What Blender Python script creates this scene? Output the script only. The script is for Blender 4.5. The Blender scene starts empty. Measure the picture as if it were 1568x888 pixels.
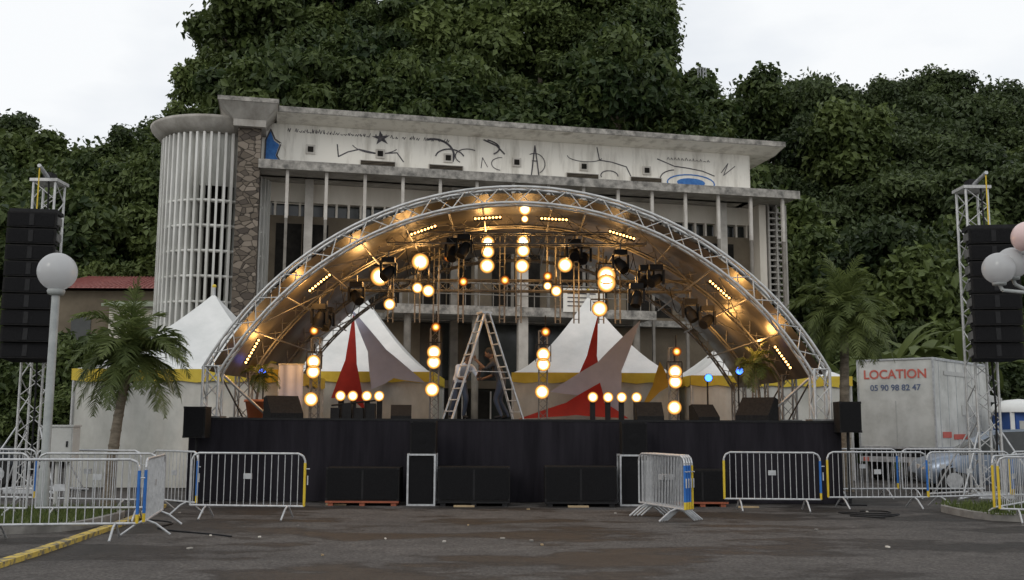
import bpy, math, random
import numpy as np
from mathutils import Vector, Matrix, Euler
random.seed(7); RS=np.random.RandomState(7)
R=math.radians
scn=bpy.context.scene
COL=scn.collection

# ------------------------------------------------------------ materials
def mat(name,c1,c2=None,scale=4,rough=.7,metal=0,bump=0,stretch=(1,1,1),lo=.35,hi=.65,spec=.4,bscale=None):
    m=bpy.data.materials.new(name); m.use_nodes=True
    nt=m.node_tree; N=nt.nodes; L=nt.links; b=N['Principled BSDF']
    b.inputs['Roughness'].default_value=rough; b.inputs['Metallic'].default_value=metal
    b.inputs['Specular IOR Level'].default_value=spec
    b.inputs['Base Color'].default_value=(*c1,1)
    tc=N.new('ShaderNodeTexCoord'); mp=N.new('ShaderNodeMapping'); mp.inputs['Scale'].default_value=stretch
    L.new(tc.outputs['Object'],mp.inputs['Vector'])
    if c2 is not None:
        n=N.new('ShaderNodeTexNoise'); n.inputs['Scale'].default_value=scale; n.inputs['Detail'].default_value=8; n.inputs['Roughness'].default_value=.65
        L.new(mp.outputs[0],n.inputs['Vector'])
        r=N.new('ShaderNodeValToRGB'); r.color_ramp.elements[0].position=lo; r.color_ramp.elements[1].position=hi
        r.color_ramp.elements[0].color=(*c1,1); r.color_ramp.elements[1].color=(*c2,1)
        L.new(n.outputs['Fac'],r.inputs['Fac']); L.new(r.outputs['Color'],b.inputs['Base Color'])
    if bump:
        n2=N.new('ShaderNodeTexNoise'); n2.inputs['Scale'].default_value=bscale or scale*3; n2.inputs['Detail'].default_value=6
        L.new(mp.outputs[0],n2.inputs['Vector'])
        bp=N.new('ShaderNodeBump'); bp.inputs['Strength'].default_value=bump; bp.inputs['Distance'].default_value=.05
        L.new(n2.outputs['Fac'],bp.inputs['Height']); L.new(bp.outputs[0],b.inputs['Normal'])
    return m

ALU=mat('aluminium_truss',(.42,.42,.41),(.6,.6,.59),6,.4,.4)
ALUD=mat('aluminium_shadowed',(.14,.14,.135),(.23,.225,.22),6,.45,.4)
GALV=mat('galvanised_steel',(.38,.39,.40),(.58,.59,.60),9,.45,.35)
BLK=mat('black_paint',(.010,.010,.011),(.018,.018,.019),9,.6,spec=.2)
BLKCAB=mat('black_cabinet',(.009,.009,.010),(.02,.019,.018),20,.75,bump=.2,spec=.15)
GRILLE=mat('speaker_grille',(.006,.006,.007),(.013,.013,.014),60,.7,bump=.4,spec=.12)
SKIRT=mat('black_cloth',(.011,.010,.013),(.022,.020,.025),1.5,.92,stretch=(3,3,.3),bump=.5,bscale=2.5,spec=.15)
YEL=mat('yellow_tape',(.62,.42,.02),(.7,.52,.05),5,.6)
BLUE=mat('blue_tape',(.02,.12,.42),(.03,.17,.5),5,.6)
WHITEPVC=mat('white_tent_pvc',(.64,.65,.63),(.78,.78,.76),1.2,.5,bump=.25,bscale=1.4)
WALLPVC=mat('tent_wall_pvc',(.42,.42,.38),(.66,.65,.60),.9,.55,bump=.9,bscale=1.6,stretch=(1,1,.6))
YELPVC=mat('yellow_valance',(.60,.42,.03),(.72,.55,.07),2,.55)
REDPVC=mat('red_fabric',(.36,.02,.015),(.48,.03,.02),2,.6)
LAV=mat('lavender_fabric',(.40,.43,.60),(.48,.51,.68),2,.6)
YELF=mat('yellow_fabric',(.42,.27,.03),(.5,.33,.04),2,.6)
ORANGE=mat('terracotta',(.45,.12,.05),(.55,.18,.07),6,.7)
CONC=mat('weathered_concrete',(.27,.25,.22),(.48,.455,.415),1.6,.85,stretch=(1,1,.35),bump=.2)
CONCD=mat('roof_edge_concrete',(.12,.115,.105),(.43,.405,.365),3.2,.9,bump=.3)
WPAINT=mat('weathered_white_paint',(.46,.43,.375),(.80,.77,.70),1.1,.8,stretch=(1.8,1.8,.3),lo=.3,hi=.52,bump=.1)
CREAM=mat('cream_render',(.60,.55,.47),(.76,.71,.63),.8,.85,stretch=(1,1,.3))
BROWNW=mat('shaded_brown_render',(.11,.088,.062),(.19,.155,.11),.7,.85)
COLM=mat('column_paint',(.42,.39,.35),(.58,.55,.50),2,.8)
COLS=mat('column_shaded',(.15,.135,.115),(.26,.24,.21),2,.8)  # darker copy of the column paint, dimness behind the stage put into the colour
FINM=mat('fin_paint',(.48,.475,.44),(.74,.735,.70),1.4,.8,stretch=(1,1,.25))
LOUV=mat('louvre_concrete',(.26,.245,.22),(.38,.36,.33),2,.85)
DARKIN=mat('dark_interior',(.012,.011,.010),(.03,.027,.023),2,.9,spec=.1)
GLASS=mat('dark_glass',(.02,.022,.022),(.05,.055,.05),1,.15,spec=.5)
MEMB=mat('canopy_membrane',(.040,.038,.035),(.115,.107,.095),.8,.42,.3,bump=.45,bscale=1.1)
GRAF=mat('graffiti_black',(.03,.03,.035),(.12,.11,.12),6,.8)
GRAFB=mat('graffiti_blue',(.03,.12,.36),(.06,.2,.5),6,.8)
REDROOF=mat('red_sheet_roof',(.27,.08,.07),(.36,.13,.11),3,.6)
GREYROOF=mat('green_sheet_roof',(.25,.29,.2),(.33,.37,.28),3,.6)
TRUCKW=mat('truck_white',(.42,.42,.39),(.62,.62,.59),1.5,.5,lo=.3,hi=.6)
TRUCKR=mat('truck_red',(.50,.10,.08),(.56,.16,.12),5,.6)
TRUCKB=mat('truck_blue_grey',(.10,.13,.22),(.14,.17,.26),5,.6)
CARS=mat('car_silver_blue',(.23,.28,.36),(.27,.32,.4),1,.28,.45)
CARD=mat('car_dark',(.02,.024,.03),(.03,.034,.04),1,.25,.3)
RUB=mat('rubber',(.015,.015,.015),(.03,.03,.03),10,.85)
PLBLUE=mat('blue_plastic',(.02,.07,.28),(.03,.1,.34),2,.5)
WOOD=mat('pallet_wood',(.25,.07,.04),(.33,.10,.05),6,.8)
WOODY=mat('plywood',(.35,.26,.15),(.45,.34,.2),6,.8)
GREYBOX=mat('cabinet_grey',(.42,.42,.4),(.52,.52,.5),3,.6)
POSTM=mat('post_grey_paint',(.3,.32,.32),(.42,.44,.43),4,.5)
PINK=mat('globe_plastic_pinkish',(.62,.44,.42),(.68,.52,.5),2,.15)
def globe_mat():
    m=bpy.data.materials.new('frosted_globe'); m.use_nodes=True; nt=m.node_tree; N=nt.nodes; L=nt.links
    b=N['Principled BSDF']; b.inputs['Base Color'].default_value=(.6,.61,.61,1); b.inputs['Roughness'].default_value=.1
    t=N.new('ShaderNodeBsdfTranslucent'); t.inputs[0].default_value=(.8,.8,.81,1)
    mx=N.new('ShaderNodeMixShader'); mx.inputs[0].default_value=.5
    L.new(b.outputs[0],mx.inputs[1]); L.new(t.outputs[0],mx.inputs[2]); L.new(mx.outputs[0],N['Material Output'].inputs[0])
    return m
GLOBE=globe_mat()
def emi(name,c,s):
    m=bpy.data.materials.new(name); m.use_nodes=True; nt=m.node_tree; nt.nodes.clear()
    e=nt.nodes.new('ShaderNodeEmission'); e.inputs[0].default_value=(*c,1); e.inputs[1].default_value=s
    o=nt.nodes.new('ShaderNodeOutputMaterial'); nt.links.new(e.outputs[0],o.inputs[0]); return m
EB=emi('lamp_blue',(.04,.15,1),6); EL=emi('led_warm',(1,.52,.16),6)
def lamp_halo(name,stops,k):
    # lamp face with its bloom halo painted in, emission fading to rim (mesh attribute 'rad')
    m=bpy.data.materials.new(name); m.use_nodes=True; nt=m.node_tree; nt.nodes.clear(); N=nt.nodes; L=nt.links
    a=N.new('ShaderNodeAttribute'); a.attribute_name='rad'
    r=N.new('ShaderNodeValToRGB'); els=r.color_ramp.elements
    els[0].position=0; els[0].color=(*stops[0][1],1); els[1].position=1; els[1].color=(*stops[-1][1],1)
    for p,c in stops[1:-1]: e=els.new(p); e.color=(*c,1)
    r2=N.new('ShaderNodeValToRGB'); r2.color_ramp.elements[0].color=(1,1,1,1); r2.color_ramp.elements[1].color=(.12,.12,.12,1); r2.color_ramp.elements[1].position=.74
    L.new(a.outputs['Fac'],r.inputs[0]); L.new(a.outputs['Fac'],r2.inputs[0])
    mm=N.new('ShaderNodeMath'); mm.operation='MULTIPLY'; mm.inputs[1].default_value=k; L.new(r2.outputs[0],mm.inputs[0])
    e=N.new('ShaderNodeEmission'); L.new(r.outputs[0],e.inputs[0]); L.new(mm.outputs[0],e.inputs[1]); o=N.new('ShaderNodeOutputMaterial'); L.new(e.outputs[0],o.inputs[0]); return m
LW=lamp_halo('blinder_halo',[(0,(1,.94,.78)),(.45,(1,.88,.58)),(.62,(1,.68,.26)),(.8,(.85,.40,.09)),(1,(.22,.08,.015))],13)
LA=lamp_halo('amber_halo',[(0,(1,.75,.35)),(.3,(1,.5,.12)),(.6,(.9,.28,.04)),(1,(.25,.05,.01))],5)

def stone_mat():
    m=bpy.data.materials.new('rubble_stone'); m.use_nodes=True; nt=m.node_tree; N=nt.nodes; L=nt.links; b=N['Principled BSDF']
    b.inputs['Roughness'].default_value=.9
    tc=N.new('ShaderNodeTexCoord'); mp=N.new('ShaderNodeMapping'); mp.inputs['Scale'].default_value=(1,1,1.6)
    L.new(tc.outputs['Object'],mp.inputs[0])
    v=N.new('ShaderNodeTexVoronoi'); v.inputs['Scale'].default_value=3.6; L.new(mp.outputs[0],v.inputs['Vector'])
    v2=N.new('ShaderNodeTexVoronoi'); v2.feature='DISTANCE_TO_EDGE'; v2.inputs['Scale'].default_value=3.6; L.new(mp.outputs[0],v2.inputs['Vector'])
    sp=N.new('ShaderNodeSeparateColor'); L.new(v.outputs['Color'],sp.inputs[0])
    r=N.new('ShaderNodeValToRGB'); r.color_ramp.elements[0].color=(.06,.048,.04,1); r.color_ramp.elements[1].color=(.24,.2,.16,1)
    e=r.color_ramp.elements.new(.5); e.color=(.13,.105,.08,1); L.new(sp.outputs[0],r.inputs[0])
    r2=N.new('ShaderNodeValToRGB'); r2.color_ramp.elements[1].position=.06; r2.color_ramp.elements[0].color=(.25,.24,.22,1); r2.color_ramp.elements[1].color=(1,1,1,1)
    L.new(v2.outputs['Distance'],r2.inputs[0])
    mx=N.new('ShaderNodeMix'); mx.data_type='RGBA'; mx.blend_type='MULTIPLY'; mx.inputs[0].default_value=1
    L.new(r.outputs[0],mx.inputs[6]); L.new(r2.outputs[0],mx.inputs[7]); L.new(mx.outputs[2],b.inputs['Base Color'])
    bp=N.new('ShaderNodeBump'); bp.inputs['Strength'].default_value=.8; bp.inputs['Distance'].default_value=.06
    L.new(r2.outputs[0],bp.inputs['Height']); L.new(bp.outputs[0],b.inputs['Normal']); return m
STONE=stone_mat()

def leaf_mat(name,dark,light,trans=.25,rough=.5,k=.62,q=.42):
    m=bpy.data.materials.new(name); m.use_nodes=True; nt=m.node_tree; N=nt.nodes; L=nt.links; b=N['Principled BSDF']
    b.inputs['Roughness'].default_value=rough; b.inputs['Specular IOR Level'].default_value=.25
    a=N.new('ShaderNodeAttribute'); a.attribute_name='tint'
    oi=N.new('ShaderNodeObjectInfo')
    ma=N.new('ShaderNodeMath'); ma.operation='MULTIPLY_ADD'; ma.inputs[1].default_value=q; L.new(oi.outputs['Random'],ma.inputs[0])
    s=N.new('ShaderNodeMath'); s.operation='MULTIPLY'; s.inputs[1].default_value=k; L.new(a.outputs['Fac'],s.inputs[0]); L.new(s.outputs[0],ma.inputs[2])
    r=N.new('ShaderNodeValToRGB'); r.color_ramp.elements[0].color=(*dark,1); r.color_ramp.elements[1].color=(*light,1)
    L.new(ma.outputs[0],r.inputs[0]); L.new(r.outputs[0],b.inputs['Base Color'])
    t=N.new('ShaderNodeBsdfTranslucent'); L.new(r.outputs[0],t.inputs[0])
    mx=N.new('ShaderNodeMixShader'); mx.inputs[0].default_value=trans
    L.new(b.outputs[0],mx.inputs[1]); L.new(t.outputs[0],mx.inputs[2]); L.new(mx.outputs[0],N['Material Output'].inputs[0]); return m
LEAF=leaf_mat('tropical_leaves',(.018,.036,.012),(.145,.185,.055))
LEAF2=leaf_mat('far_leaves',(.017,.031,.012),(.09,.12,.042))
PALML=leaf_mat('palm_leaflets',(.05,.075,.02),(.20,.24,.075),.35,k=.8,q=.15)
BARK=mat('bark',(.09,.075,.055),(.2,.17,.13),8,.9,stretch=(1,1,.4),bump=.5)
PALMT=mat('palm_trunk',(.12,.10,.075),(.25,.21,.16),5,.9,stretch=(1,1,3),bump=.6)
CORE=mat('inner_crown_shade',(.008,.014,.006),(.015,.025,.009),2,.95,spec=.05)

def ground_mat():
    m=bpy.data.materials.new('worn_asphalt'); m.use_nodes=True; nt=m.node_tree; N=nt.nodes; L=nt.links; b=N['Principled BSDF']
    tc=N.new('ShaderNodeTexCoord')
    def noise(sc,det,ro=.6,st=(1,1,1)):
        mp=N.new('ShaderNodeMapping'); mp.inputs['Scale'].default_value=st; L.new(tc.outputs['Object'],mp.inputs[0])
        n=N.new('ShaderNodeTexNoise'); n.inputs['Scale'].default_value=sc; n.inputs['Detail'].default_value=det; n.inputs['Roughness'].default_value=ro
        L.new(mp.outputs[0],n.inputs['Vector']); return n
    big=noise(.22,6,.6,(1,1.6,1)); fine=noise(22,6,.85); mid=noise(3.2,10,.8)
    def ramp(src,p0,p1,c0,c1):
        r=N.new('ShaderNodeValToRGB'); r.color_ramp.elements[0].position=p0; r.color_ramp.elements[1].position=p1
        r.color_ramp.elements[0].color=(*c0,1); r.color_ramp.elements[1].color=(*c1,1); L.new(src.outputs['Fac'],r.inputs[0]); return r
    r=ramp(mid,.32,.68,(.058,.054,.052),(.118,.110,.104))
    st=noise(.42,9,.66,(.7,1.5,1))
    rs=ramp(st,.485,.53,(1,1,1),(.38,.365,.355))
    rf=ramp(fine,.36,.64,(.35,.35,.35),(1.65,1.65,1.65))
    rb=ramp(big,.3,.7,(.75,.75,.75),(1.2,1.18,1.15))
    prev=r.outputs[0]
    for q in (rs,rf,rb):
        mx=N.new('ShaderNodeMix'); mx.data_type='RGBA'; mx.blend_type='MULTIPLY'; mx.inputs[0].default_value=1
        L.new(prev,mx.inputs[6]); L.new(q.outputs[0],mx.inputs[7]); prev=mx.outputs[2]
    L.new(prev,b.inputs['Base Color'])
    mr=N.new('ShaderNodeMapRange'); mr.inputs[1].default_value=.485; mr.inputs[2].default_value=.56; mr.inputs[3].default_value=.9; mr.inputs[4].default_value=.6
    L.new(st.outputs['Fac'],mr.inputs[0]); L.new(mr.outputs[0],b.inputs['Roughness']); b.inputs['Specular IOR Level'].default_value=.2
    bp=N.new('ShaderNodeBump'); bp.inputs['Strength'].default_value=.8; bp.inputs['Distance'].default_value=.015
    L.new(fine.outputs['Fac'],bp.inputs['Height']); L.new(bp.outputs[0],b.inputs['Normal']); return m
ASPH=ground_mat()
GRASSM=mat('grass_ground',(.035,.05,.015),(.09,.10,.035),1.5,.95,bump=.5)
HILLM=mat('hill_undergrowth',(.012,.022,.008),(.035,.05,.018),.6,.95,spec=.1)

# ------------------------------------------------------------ mesh builder
class MB:
    def __init__(s): s.v=[]; s.f=[]; s.m=[]; s.sm=[]; s.mats=[]; s.rad={}
    def mi(s,m):
        if m not in s.mats: s.mats.append(m)
        return s.mats.index(m)
    def add(s,vs,fs,m,smooth=False):
        o=len(s.v); s.v+= [tuple(p) for p in vs]; k=s.mi(m)
        for f in fs: s.f.append(tuple(i+o for i in f)); s.m.append(k); s.sm.append(smooth)
    def box(s,x0,x1,y0,y1,z0,z1,m,M=None):
        vs=[Vector((x,y,z)) for z in (z0,z1) for y in (y0,y1) for x in (x0,x1)]
        if M is not None: vs=[M@p for p in vs]
        s.add(vs,[(0,2,3,1),(4,5,7,6),(0,1,5,4),(2,6,7,3),(0,4,6,2),(1,3,7,5)],m)
    def cbox(s,c,d,m,rot=None):
        M=Matrix.Translation(c)
        if rot is not None: M=M@rot.to_4x4()
        s.box(-d[0]/2,d[0]/2,-d[1]/2,d[1]/2,-d[2]/2,d[2]/2,m,M)
    def tube(s,a,b,r,m,r2=None,n=6,cap=True):
        a=Vector(a); b=Vector(b); d=b-a
        if d.length<1e-6: return
        d.normalize(); u=d.orthogonal().normalized(); w=d.cross(u); r2=r if r2 is None else r2
        vs=[]
        for c,rr in((a,r),(b,r2)):
            for i in range(n):
                t=2*math.pi*i/n; vs.append(c+u*math.cos(t)*rr+w*math.sin(t)*rr)
        fs=[(i,(i+1)%n,n+(i+1)%n,n+i) for i in range(n)]
        s.add(vs,fs,m,True)
        if cap: s.add(vs,[tuple(range(n))[::-1],tuple(range(n,2*n))],m)
    def path(s,pts,r,m,n=6,r2=None):
        k=len(pts)-1
        for i in range(k):
            ra=r if r2 is None else r+(r2-r)*i/k; rb=r if r2 is None else r+(r2-r)*(i+1)/k
            s.tube(pts[i],pts[i+1],ra,m,rb,n,True)
    def sphere(s,c,r,m,nu=16,nv=10,sc=(1,1,1)):
        vs=[];fs=[]
        for j in range(nv+1):
            p=math.pi*j/nv
            for i in range(nu):
                t=2*math.pi*i/nu; vs.append((c[0]+r*sc[0]*math.sin(p)*math.cos(t),c[1]+r*sc[1]*math.sin(p)*math.sin(t),c[2]+r*sc[2]*math.cos(p)))
        for j in range(nv):
            for i in range(nu): fs.append((j*nu+i,(j+1)*nu+i,(j+1)*nu+(i+1)%nu,j*nu+(i+1)%nu))
        s.add(vs,fs,m,True)
    def lathe(s,prof,c,m,n=24):
        vs=[(c[0]+r*math.cos(2*math.pi*i/n),c[1]+r*math.sin(2*math.pi*i/n),c[2]+z) for r,z in prof for i in range(n)]
        fs=[(j*n+i,j*n+(i+1)%n,(j+1)*n+(i+1)%n,(j+1)*n+i) for j in range(len(prof)-1) for i in range(n)]
        s.add(vs,fs,m,True)
    def poly(s,pts,m): s.add(pts,[tuple(range(len(pts)))],m)
    def ring(s,c,nrm,r0,r1,m,n=18):
        nrm=Vector(nrm).normalized(); u=nrm.orthogonal().normalized(); w=nrm.cross(u); c=Vector(c)
        vs=[c+(u*math.cos(2*math.pi*i/n)+w*math.sin(2*math.pi*i/n))*r for r in (r0,r1) for i in range(n)]
        if r0<=1e-5: s.add(vs[n:],[tuple(range(n))],m)
        else: s.add(vs,[(i,(i+1)%n,n+(i+1)%n,n+i) for i in range(n)],m)
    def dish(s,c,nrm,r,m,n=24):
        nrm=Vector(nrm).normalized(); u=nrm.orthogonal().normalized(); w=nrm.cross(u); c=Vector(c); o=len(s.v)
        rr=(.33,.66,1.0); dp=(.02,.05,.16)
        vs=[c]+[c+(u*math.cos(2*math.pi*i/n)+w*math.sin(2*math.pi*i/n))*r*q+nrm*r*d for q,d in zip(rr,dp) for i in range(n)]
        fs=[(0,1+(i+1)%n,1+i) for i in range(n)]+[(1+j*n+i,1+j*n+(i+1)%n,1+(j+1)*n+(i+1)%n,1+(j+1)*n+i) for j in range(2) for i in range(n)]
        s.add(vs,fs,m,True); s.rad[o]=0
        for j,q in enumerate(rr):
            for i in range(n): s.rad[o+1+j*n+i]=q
    def truss(s,a,b,w,m,up=(0,0,1),r=.024,rl=.011,step=None,h=None):
        a=Vector(a); b=Vector(b); d=(b-a); Ln=d.length; d.normalize(); up=Vector(up)
        x=d.cross(up).normalized(); y=x.cross(d).normalized(); h=h or w
        offs=[x*w/2+y*h/2,-x*w/2+y*h/2,-x*w/2-y*h/2,x*w/2-y*h/2]
        for o in offs: s.tube(a+o,b+o,r,m)
        n=max(1,int(round(Ln/(step or w)))); 
        for q in range(4):
            o1=offs[q]; o2=offs[(q+1)%4]
            for i in range(n):
                p=a+d*(Ln*i/n); p2=a+d*(Ln*(i+1)/n)
                if i%2==0: s.tube(p+o1,p2+o2,rl,m,n=4,cap=False)
                else: s.tube(p+o2,p2+o1,rl,m,n=4,cap=False)
            for i in (0,n): 
                p=a+d*(Ln*i/n); s.tube(p+o1,p+o2,rl*1.4,m,n=4)
    def build(s,name,loc=(0,0,0),rz=0,parent=None):
        me=bpy.data.meshes.new(name); me.from_pydata(s.v,[],s.f)
        for m in s.mats: me.materials.append(m)
        me.polygons.foreach_set('material_index',s.m); me.polygons.foreach_set('use_smooth',s.sm)
        if s.rad:
            at=me.attributes.new('rad','FLOAT','POINT'); at.data.foreach_set('value',[s.rad.get(i,1.0) for i in range(len(s.v))])
        me.update()
        o=bpy.data.objects.new(name,me); o.location=loc; o.rotation_euler=(0,0,rz); COL.objects.link(o)
        if parent: o.parent=parent
        return o
def empty(name,loc=(0,0,0),rz=0):
    e=bpy.data.objects.new(name,None); e.location=loc; e.rotation_euler=(0,0,rz); e.empty_display_size=.3; COL.objects.link(e); return e

# ------------------------------------------------------------ leaf meshes
def leaves(name,P,Nr,size,tint,m,asp=.5,extra=None):
    n=len(P); Nr=Nr/np.linalg.norm(Nr,axis=1,keepdims=True)
    t=RS.randn(n,3); t-=(t*Nr).sum(1,keepdims=True)*Nr; t/=np.linalg.norm(t,axis=1,keepdims=True)
    b=np.cross(Nr,t); s=size[:,None]
    V=np.empty((n,4,3)); V[:,0]=P-t*s*.5; V[:,1]=P+b*s*asp*.5+Nr*s*.06; V[:,2]=P+t*s*.5-Nr*s*.12; V[:,3]=P-b*s*asp*.5+Nr*s*.06
    V=V.reshape(-1,3); F=np.arange(4*n).reshape(-1,4); T=np.repeat(tint,4)
    mats=[m]; mi=np.zeros(n,int)
    eo=len(V); ev=np.array(extra.v); V=np.vstack([V,ev]); T=np.concatenate([T,np.full(len(ev),.3)])
    mi=np.concatenate([mi,np.array(extra.m)+1]); mats+=extra.mats
    faces=F.tolist()+[tuple(i+eo for i in f) for f in extra.f]
    me=bpy.data.meshes.new(name); me.from_pydata(V.tolist(),[],faces)
    for q in mats: me.materials.append(q)
    me.polygons.foreach_set('material_index',mi.tolist())
    at=me.attributes.new('tint','FLOAT','POINT'); at.data.foreach_set('value',T.astype(np.float32))
    me.update(); return me

def crown(name,seed,Rr,Hh,cz,nl,per,size,m,rl=(.17,.34)):
    rs=np.random.RandomState(seed); P=[];Nn=[];T=[];S=[]
    ex=MB(); lobes=[]
    for i in range(nl):
        d=rs.randn(3); d/=np.linalg.norm(d); d[2]=d[2]*.85+.12
        q=rs.uniform(.35,1.1)
        c=np.array([d[0]*Rr*.78*q,d[1]*Rr*.78*q,cz+d[2]*Hh*.68*q]); r=Rr*rs.uniform(*rl)
        an=rs.uniform(.7,1.35,3); an[2]*=.7
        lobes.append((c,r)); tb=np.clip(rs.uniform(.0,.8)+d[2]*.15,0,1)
        k=int(per*(r/Rr/.25)**2)
        dd=rs.randn(k,3); dd/=np.linalg.norm(dd,axis=1,keepdims=True)
        rr=r*rs.uniform(.55,1.0,(k,1))*(1+.4*rs.rand(k,1)**3)
        P.append(c+dd*rr*an); Nn.append(dd*.7+rs.randn(k,3)*.5+np.array([0,0,.45]))
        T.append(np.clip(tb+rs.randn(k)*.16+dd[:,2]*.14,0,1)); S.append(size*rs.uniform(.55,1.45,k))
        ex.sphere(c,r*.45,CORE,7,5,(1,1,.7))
    k=int(nl*per*.13); dd=rs.randn(k,3); dd/=np.linalg.norm(dd,axis=1,keepdims=True); rr=rs.uniform(.35,1.02,(k,1))
    P.append(np.array([0,0,cz])+dd*rr*np.array([Rr*.9,Rr*.9,Hh*.8])); Nn.append(rs.randn(k,3)+np.array([0,0,.4])); T.append(rs.uniform(.0,.6,k)); S.append(size*rs.uniform(.6,1.4,k))
    ex.path([(0,0,-3),(.1,.05,cz*.4),(0,.1,cz*.8)],.2,BARK,8,.12)
    for c,r in lobes[:9]: ex.path([(0,.1,cz*.6),((c[0])*.5,c[1]*.5,cz*.6+(c[2]-cz*.6)*.6),tuple(c)],.08,BARK,5,.03)
    return leaves(name,np.vstack(P),np.vstack(Nn),np.concatenate(S),np.concatenate(T),m,.58,ex)

near=[crown('forest_tree_mesh',s,3.0,3.2,4.2,26,290,.35,LEAF,(.18,.36)) for s in range(6)]
far=[crown('far_tree_mesh',20+s,3.3,3.3,4.0,32,290,.32,LEAF2) for s in range(5)]

# ------------------------------------------------------------ terrain
def hinfo(x):
    top=np.interp(x,[-160,-60,-40,-32,-25,-21.5,-20.3,-12,4,9.5,12,16,19,23,34,45,60,160],[11,15,18,15.5,17,15.5,22,26,26,23.5,19.5,17.5,23.5,25,24.3,23.6,22,13])
    ry =np.interp(x,[-160,-40,-27,-20,10,14,20,160],[74,72,70,64,64,78,84,84])
    return float(top),float(ry)
def gz(x,y):
    top,ry=hinfo(x)
    if y<44: return -.3
    t=min(1.15,(y-44)/(ry-44)); 
    return top*min(t,1)-(max(0,y-ry-6)*.25) + .8*math.sin(x*.31+y*.2)*min(1,t*3)
tm=MB(); xs=np.linspace(-190,190,96); ys=np.concatenate([np.linspace(40,100,36),np.linspace(105,400,18)])
vs=[(x,y,gz(x,y) if y>44.5 else -.3) for y in ys for x in xs]; nx=len(xs)
tm.add(vs,[(j*nx+i,j*nx+i+1,(j+1)*nx+i+1,(j+1)*nx+i) for j in range(len(ys)-1) for i in range(nx-1)],HILLM,True)
tm.build('hill')
g=MB(); g.add([(-500,-60,0),(500,-60,0),(500,900,0),(-500,900,0)],[(0,1,2,3)],ASPH); gr=g.build('ground')

forest=empty('hillside_forest',(0,60,0))
rnd=random.Random(3)
def tree_at(x,y,s,pool,zs=1,dz=0):
    o=bpy.data.objects.new('forest_tree',rnd.choice(pool)); o.location=(x,y-60,gz(x,y)-.3+dz); o.scale=(s,s,s*zs)
    o.rotation_euler=(rnd.uniform(-.15,.15),rnd.uniform(-.15,.15),rnd.uniform(0,6.28)); COL.objects.link(o); o.parent=forest
y=46.0
while y<88:
    st=3.0+ (y-46)*.02
    x=-62.0-y*.1
    while x<66:
        xx=x+rnd.uniform(-1.2,1.2); yy=y+rnd.uniform(-1.2,1.2)
        top,ry=hinfo(xx)
        if yy<ry+3 and abs(xx/yy)<.66:
            if not(-19.5<xx<13 and yy<47):
                tree_at(xx,yy,rnd.uniform(.65,1.35),near if yy<70 and xx<16 else (far if rnd.random()<.8 else near),rnd.uniform(.85,1.25))
        x+=st
    y+=2.8
for i in range(16): tree_at(-37+i*1.15+rnd.uniform(-.4,.4),41.5+rnd.uniform(0,3),rnd.uniform(.55,.85),near)
for i in range(24): tree_at(13.3+i*1.25,43.0+rnd.uniform(0,2.5),rnd.uniform(.6,1.0),far)
for x,y,s in ((-20.5,38.5,.75),(-18.6,38.2,.84),(-17.0,38.0,.82),(-15.4,38.2,.80),(-22.5,37.5,.8),(-24.5,37,.9),(-19.5,36,.5),(-16.6,35.8,.5),(-21.8,35,.5),(-14.2,38,.72),(-13.6,37.2,.6),(-15.2,36.4,.55)): tree_at(x,y,s,near)

# ------------------------------------------------------------ main building
RZ=R(12.7)
bld=empty('modernist_curved_hall_building',(-9.1,35.7,0),RZ)
b=MB()
b.box(0,19.15,0,.25,10.45,12.40,WPAINT)
b.box(18.9,19.15,.25,9,10.45,12.40,WPAINT)
b.box(0,19.6,1.0,1.25,9.72,10.44,CREAM)
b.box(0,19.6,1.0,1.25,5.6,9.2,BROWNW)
b.box(0,19.6,1.35,1.45,9.2,9.72,GLASS)
for i in range(44): b.box(.05+i*.45,.13+i*.45,1.02,1.2,9.2,9.72,CREAM)
for k in range(7):
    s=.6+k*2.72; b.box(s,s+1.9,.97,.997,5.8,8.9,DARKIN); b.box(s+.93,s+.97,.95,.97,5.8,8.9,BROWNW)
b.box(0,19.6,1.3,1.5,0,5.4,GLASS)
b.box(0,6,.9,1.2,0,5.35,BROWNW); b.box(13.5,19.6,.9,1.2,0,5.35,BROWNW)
b.box(19.6,19.9,.2,9,0,10.44,CREAM)
b.box(0,19.9,8.8,9,0,12,CREAM)
b.box(6.2,9.2,1.1,1.28,2.9,3.2,BROWNW); b.box(10,13.2,1.1,1.28,2.9,3.2,BROWNW)
b.build('walls',parent=bld)
b=MB()
b.box(-.05,20.6,-1.25,1.6,10.45,10.70,CONC)
b.box(-.05,20.63,-1.29,-1.25,10.40,10.72,CONCD)
pr=[(-.95,12.72),(-.95,12.55),(-.1,12.40),(9.2,12.40),(9.2,12.72)]
x0,x1=.5,20.2
vs=[(x0,p[0],p[1]) for p in pr]+[(x1,p[0],p[1]) for p in pr]; n=len(pr)
b.add(vs,[(i,i+n,(i+1)%n+n,(i+1)%n) for i in range(n)]+[tuple(range(n))[::-1],tuple(range(n,2*n))],WPAINT)
b.box(.5,20.23,-1.0,-.95,12.56,12.76,CONCD)
b.box(4.6,14.2,-2.1,.9,5.4,5.62,CONC); b.box(4.55,14.25,-2.16,-2.1,5.36,5.68,CONCD)
b.box(.1,19.6,.3,1.0,5.36,5.6,CONCD)
b.build('roof_and_canopy_slabs',parent=bld)
b=MB()
for i in range(15):
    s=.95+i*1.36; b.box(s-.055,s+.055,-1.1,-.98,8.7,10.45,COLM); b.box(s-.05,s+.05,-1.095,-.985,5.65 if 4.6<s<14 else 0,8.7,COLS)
for s in (1.75,7.2,12.6,18.1): b.box(s-.15,s+.15,.3,.6,8.0,10.45,COLM); b.box(s-.145,s+.145,.31,.59,0,8.0,COLM if s<2 else COLS)
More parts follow.
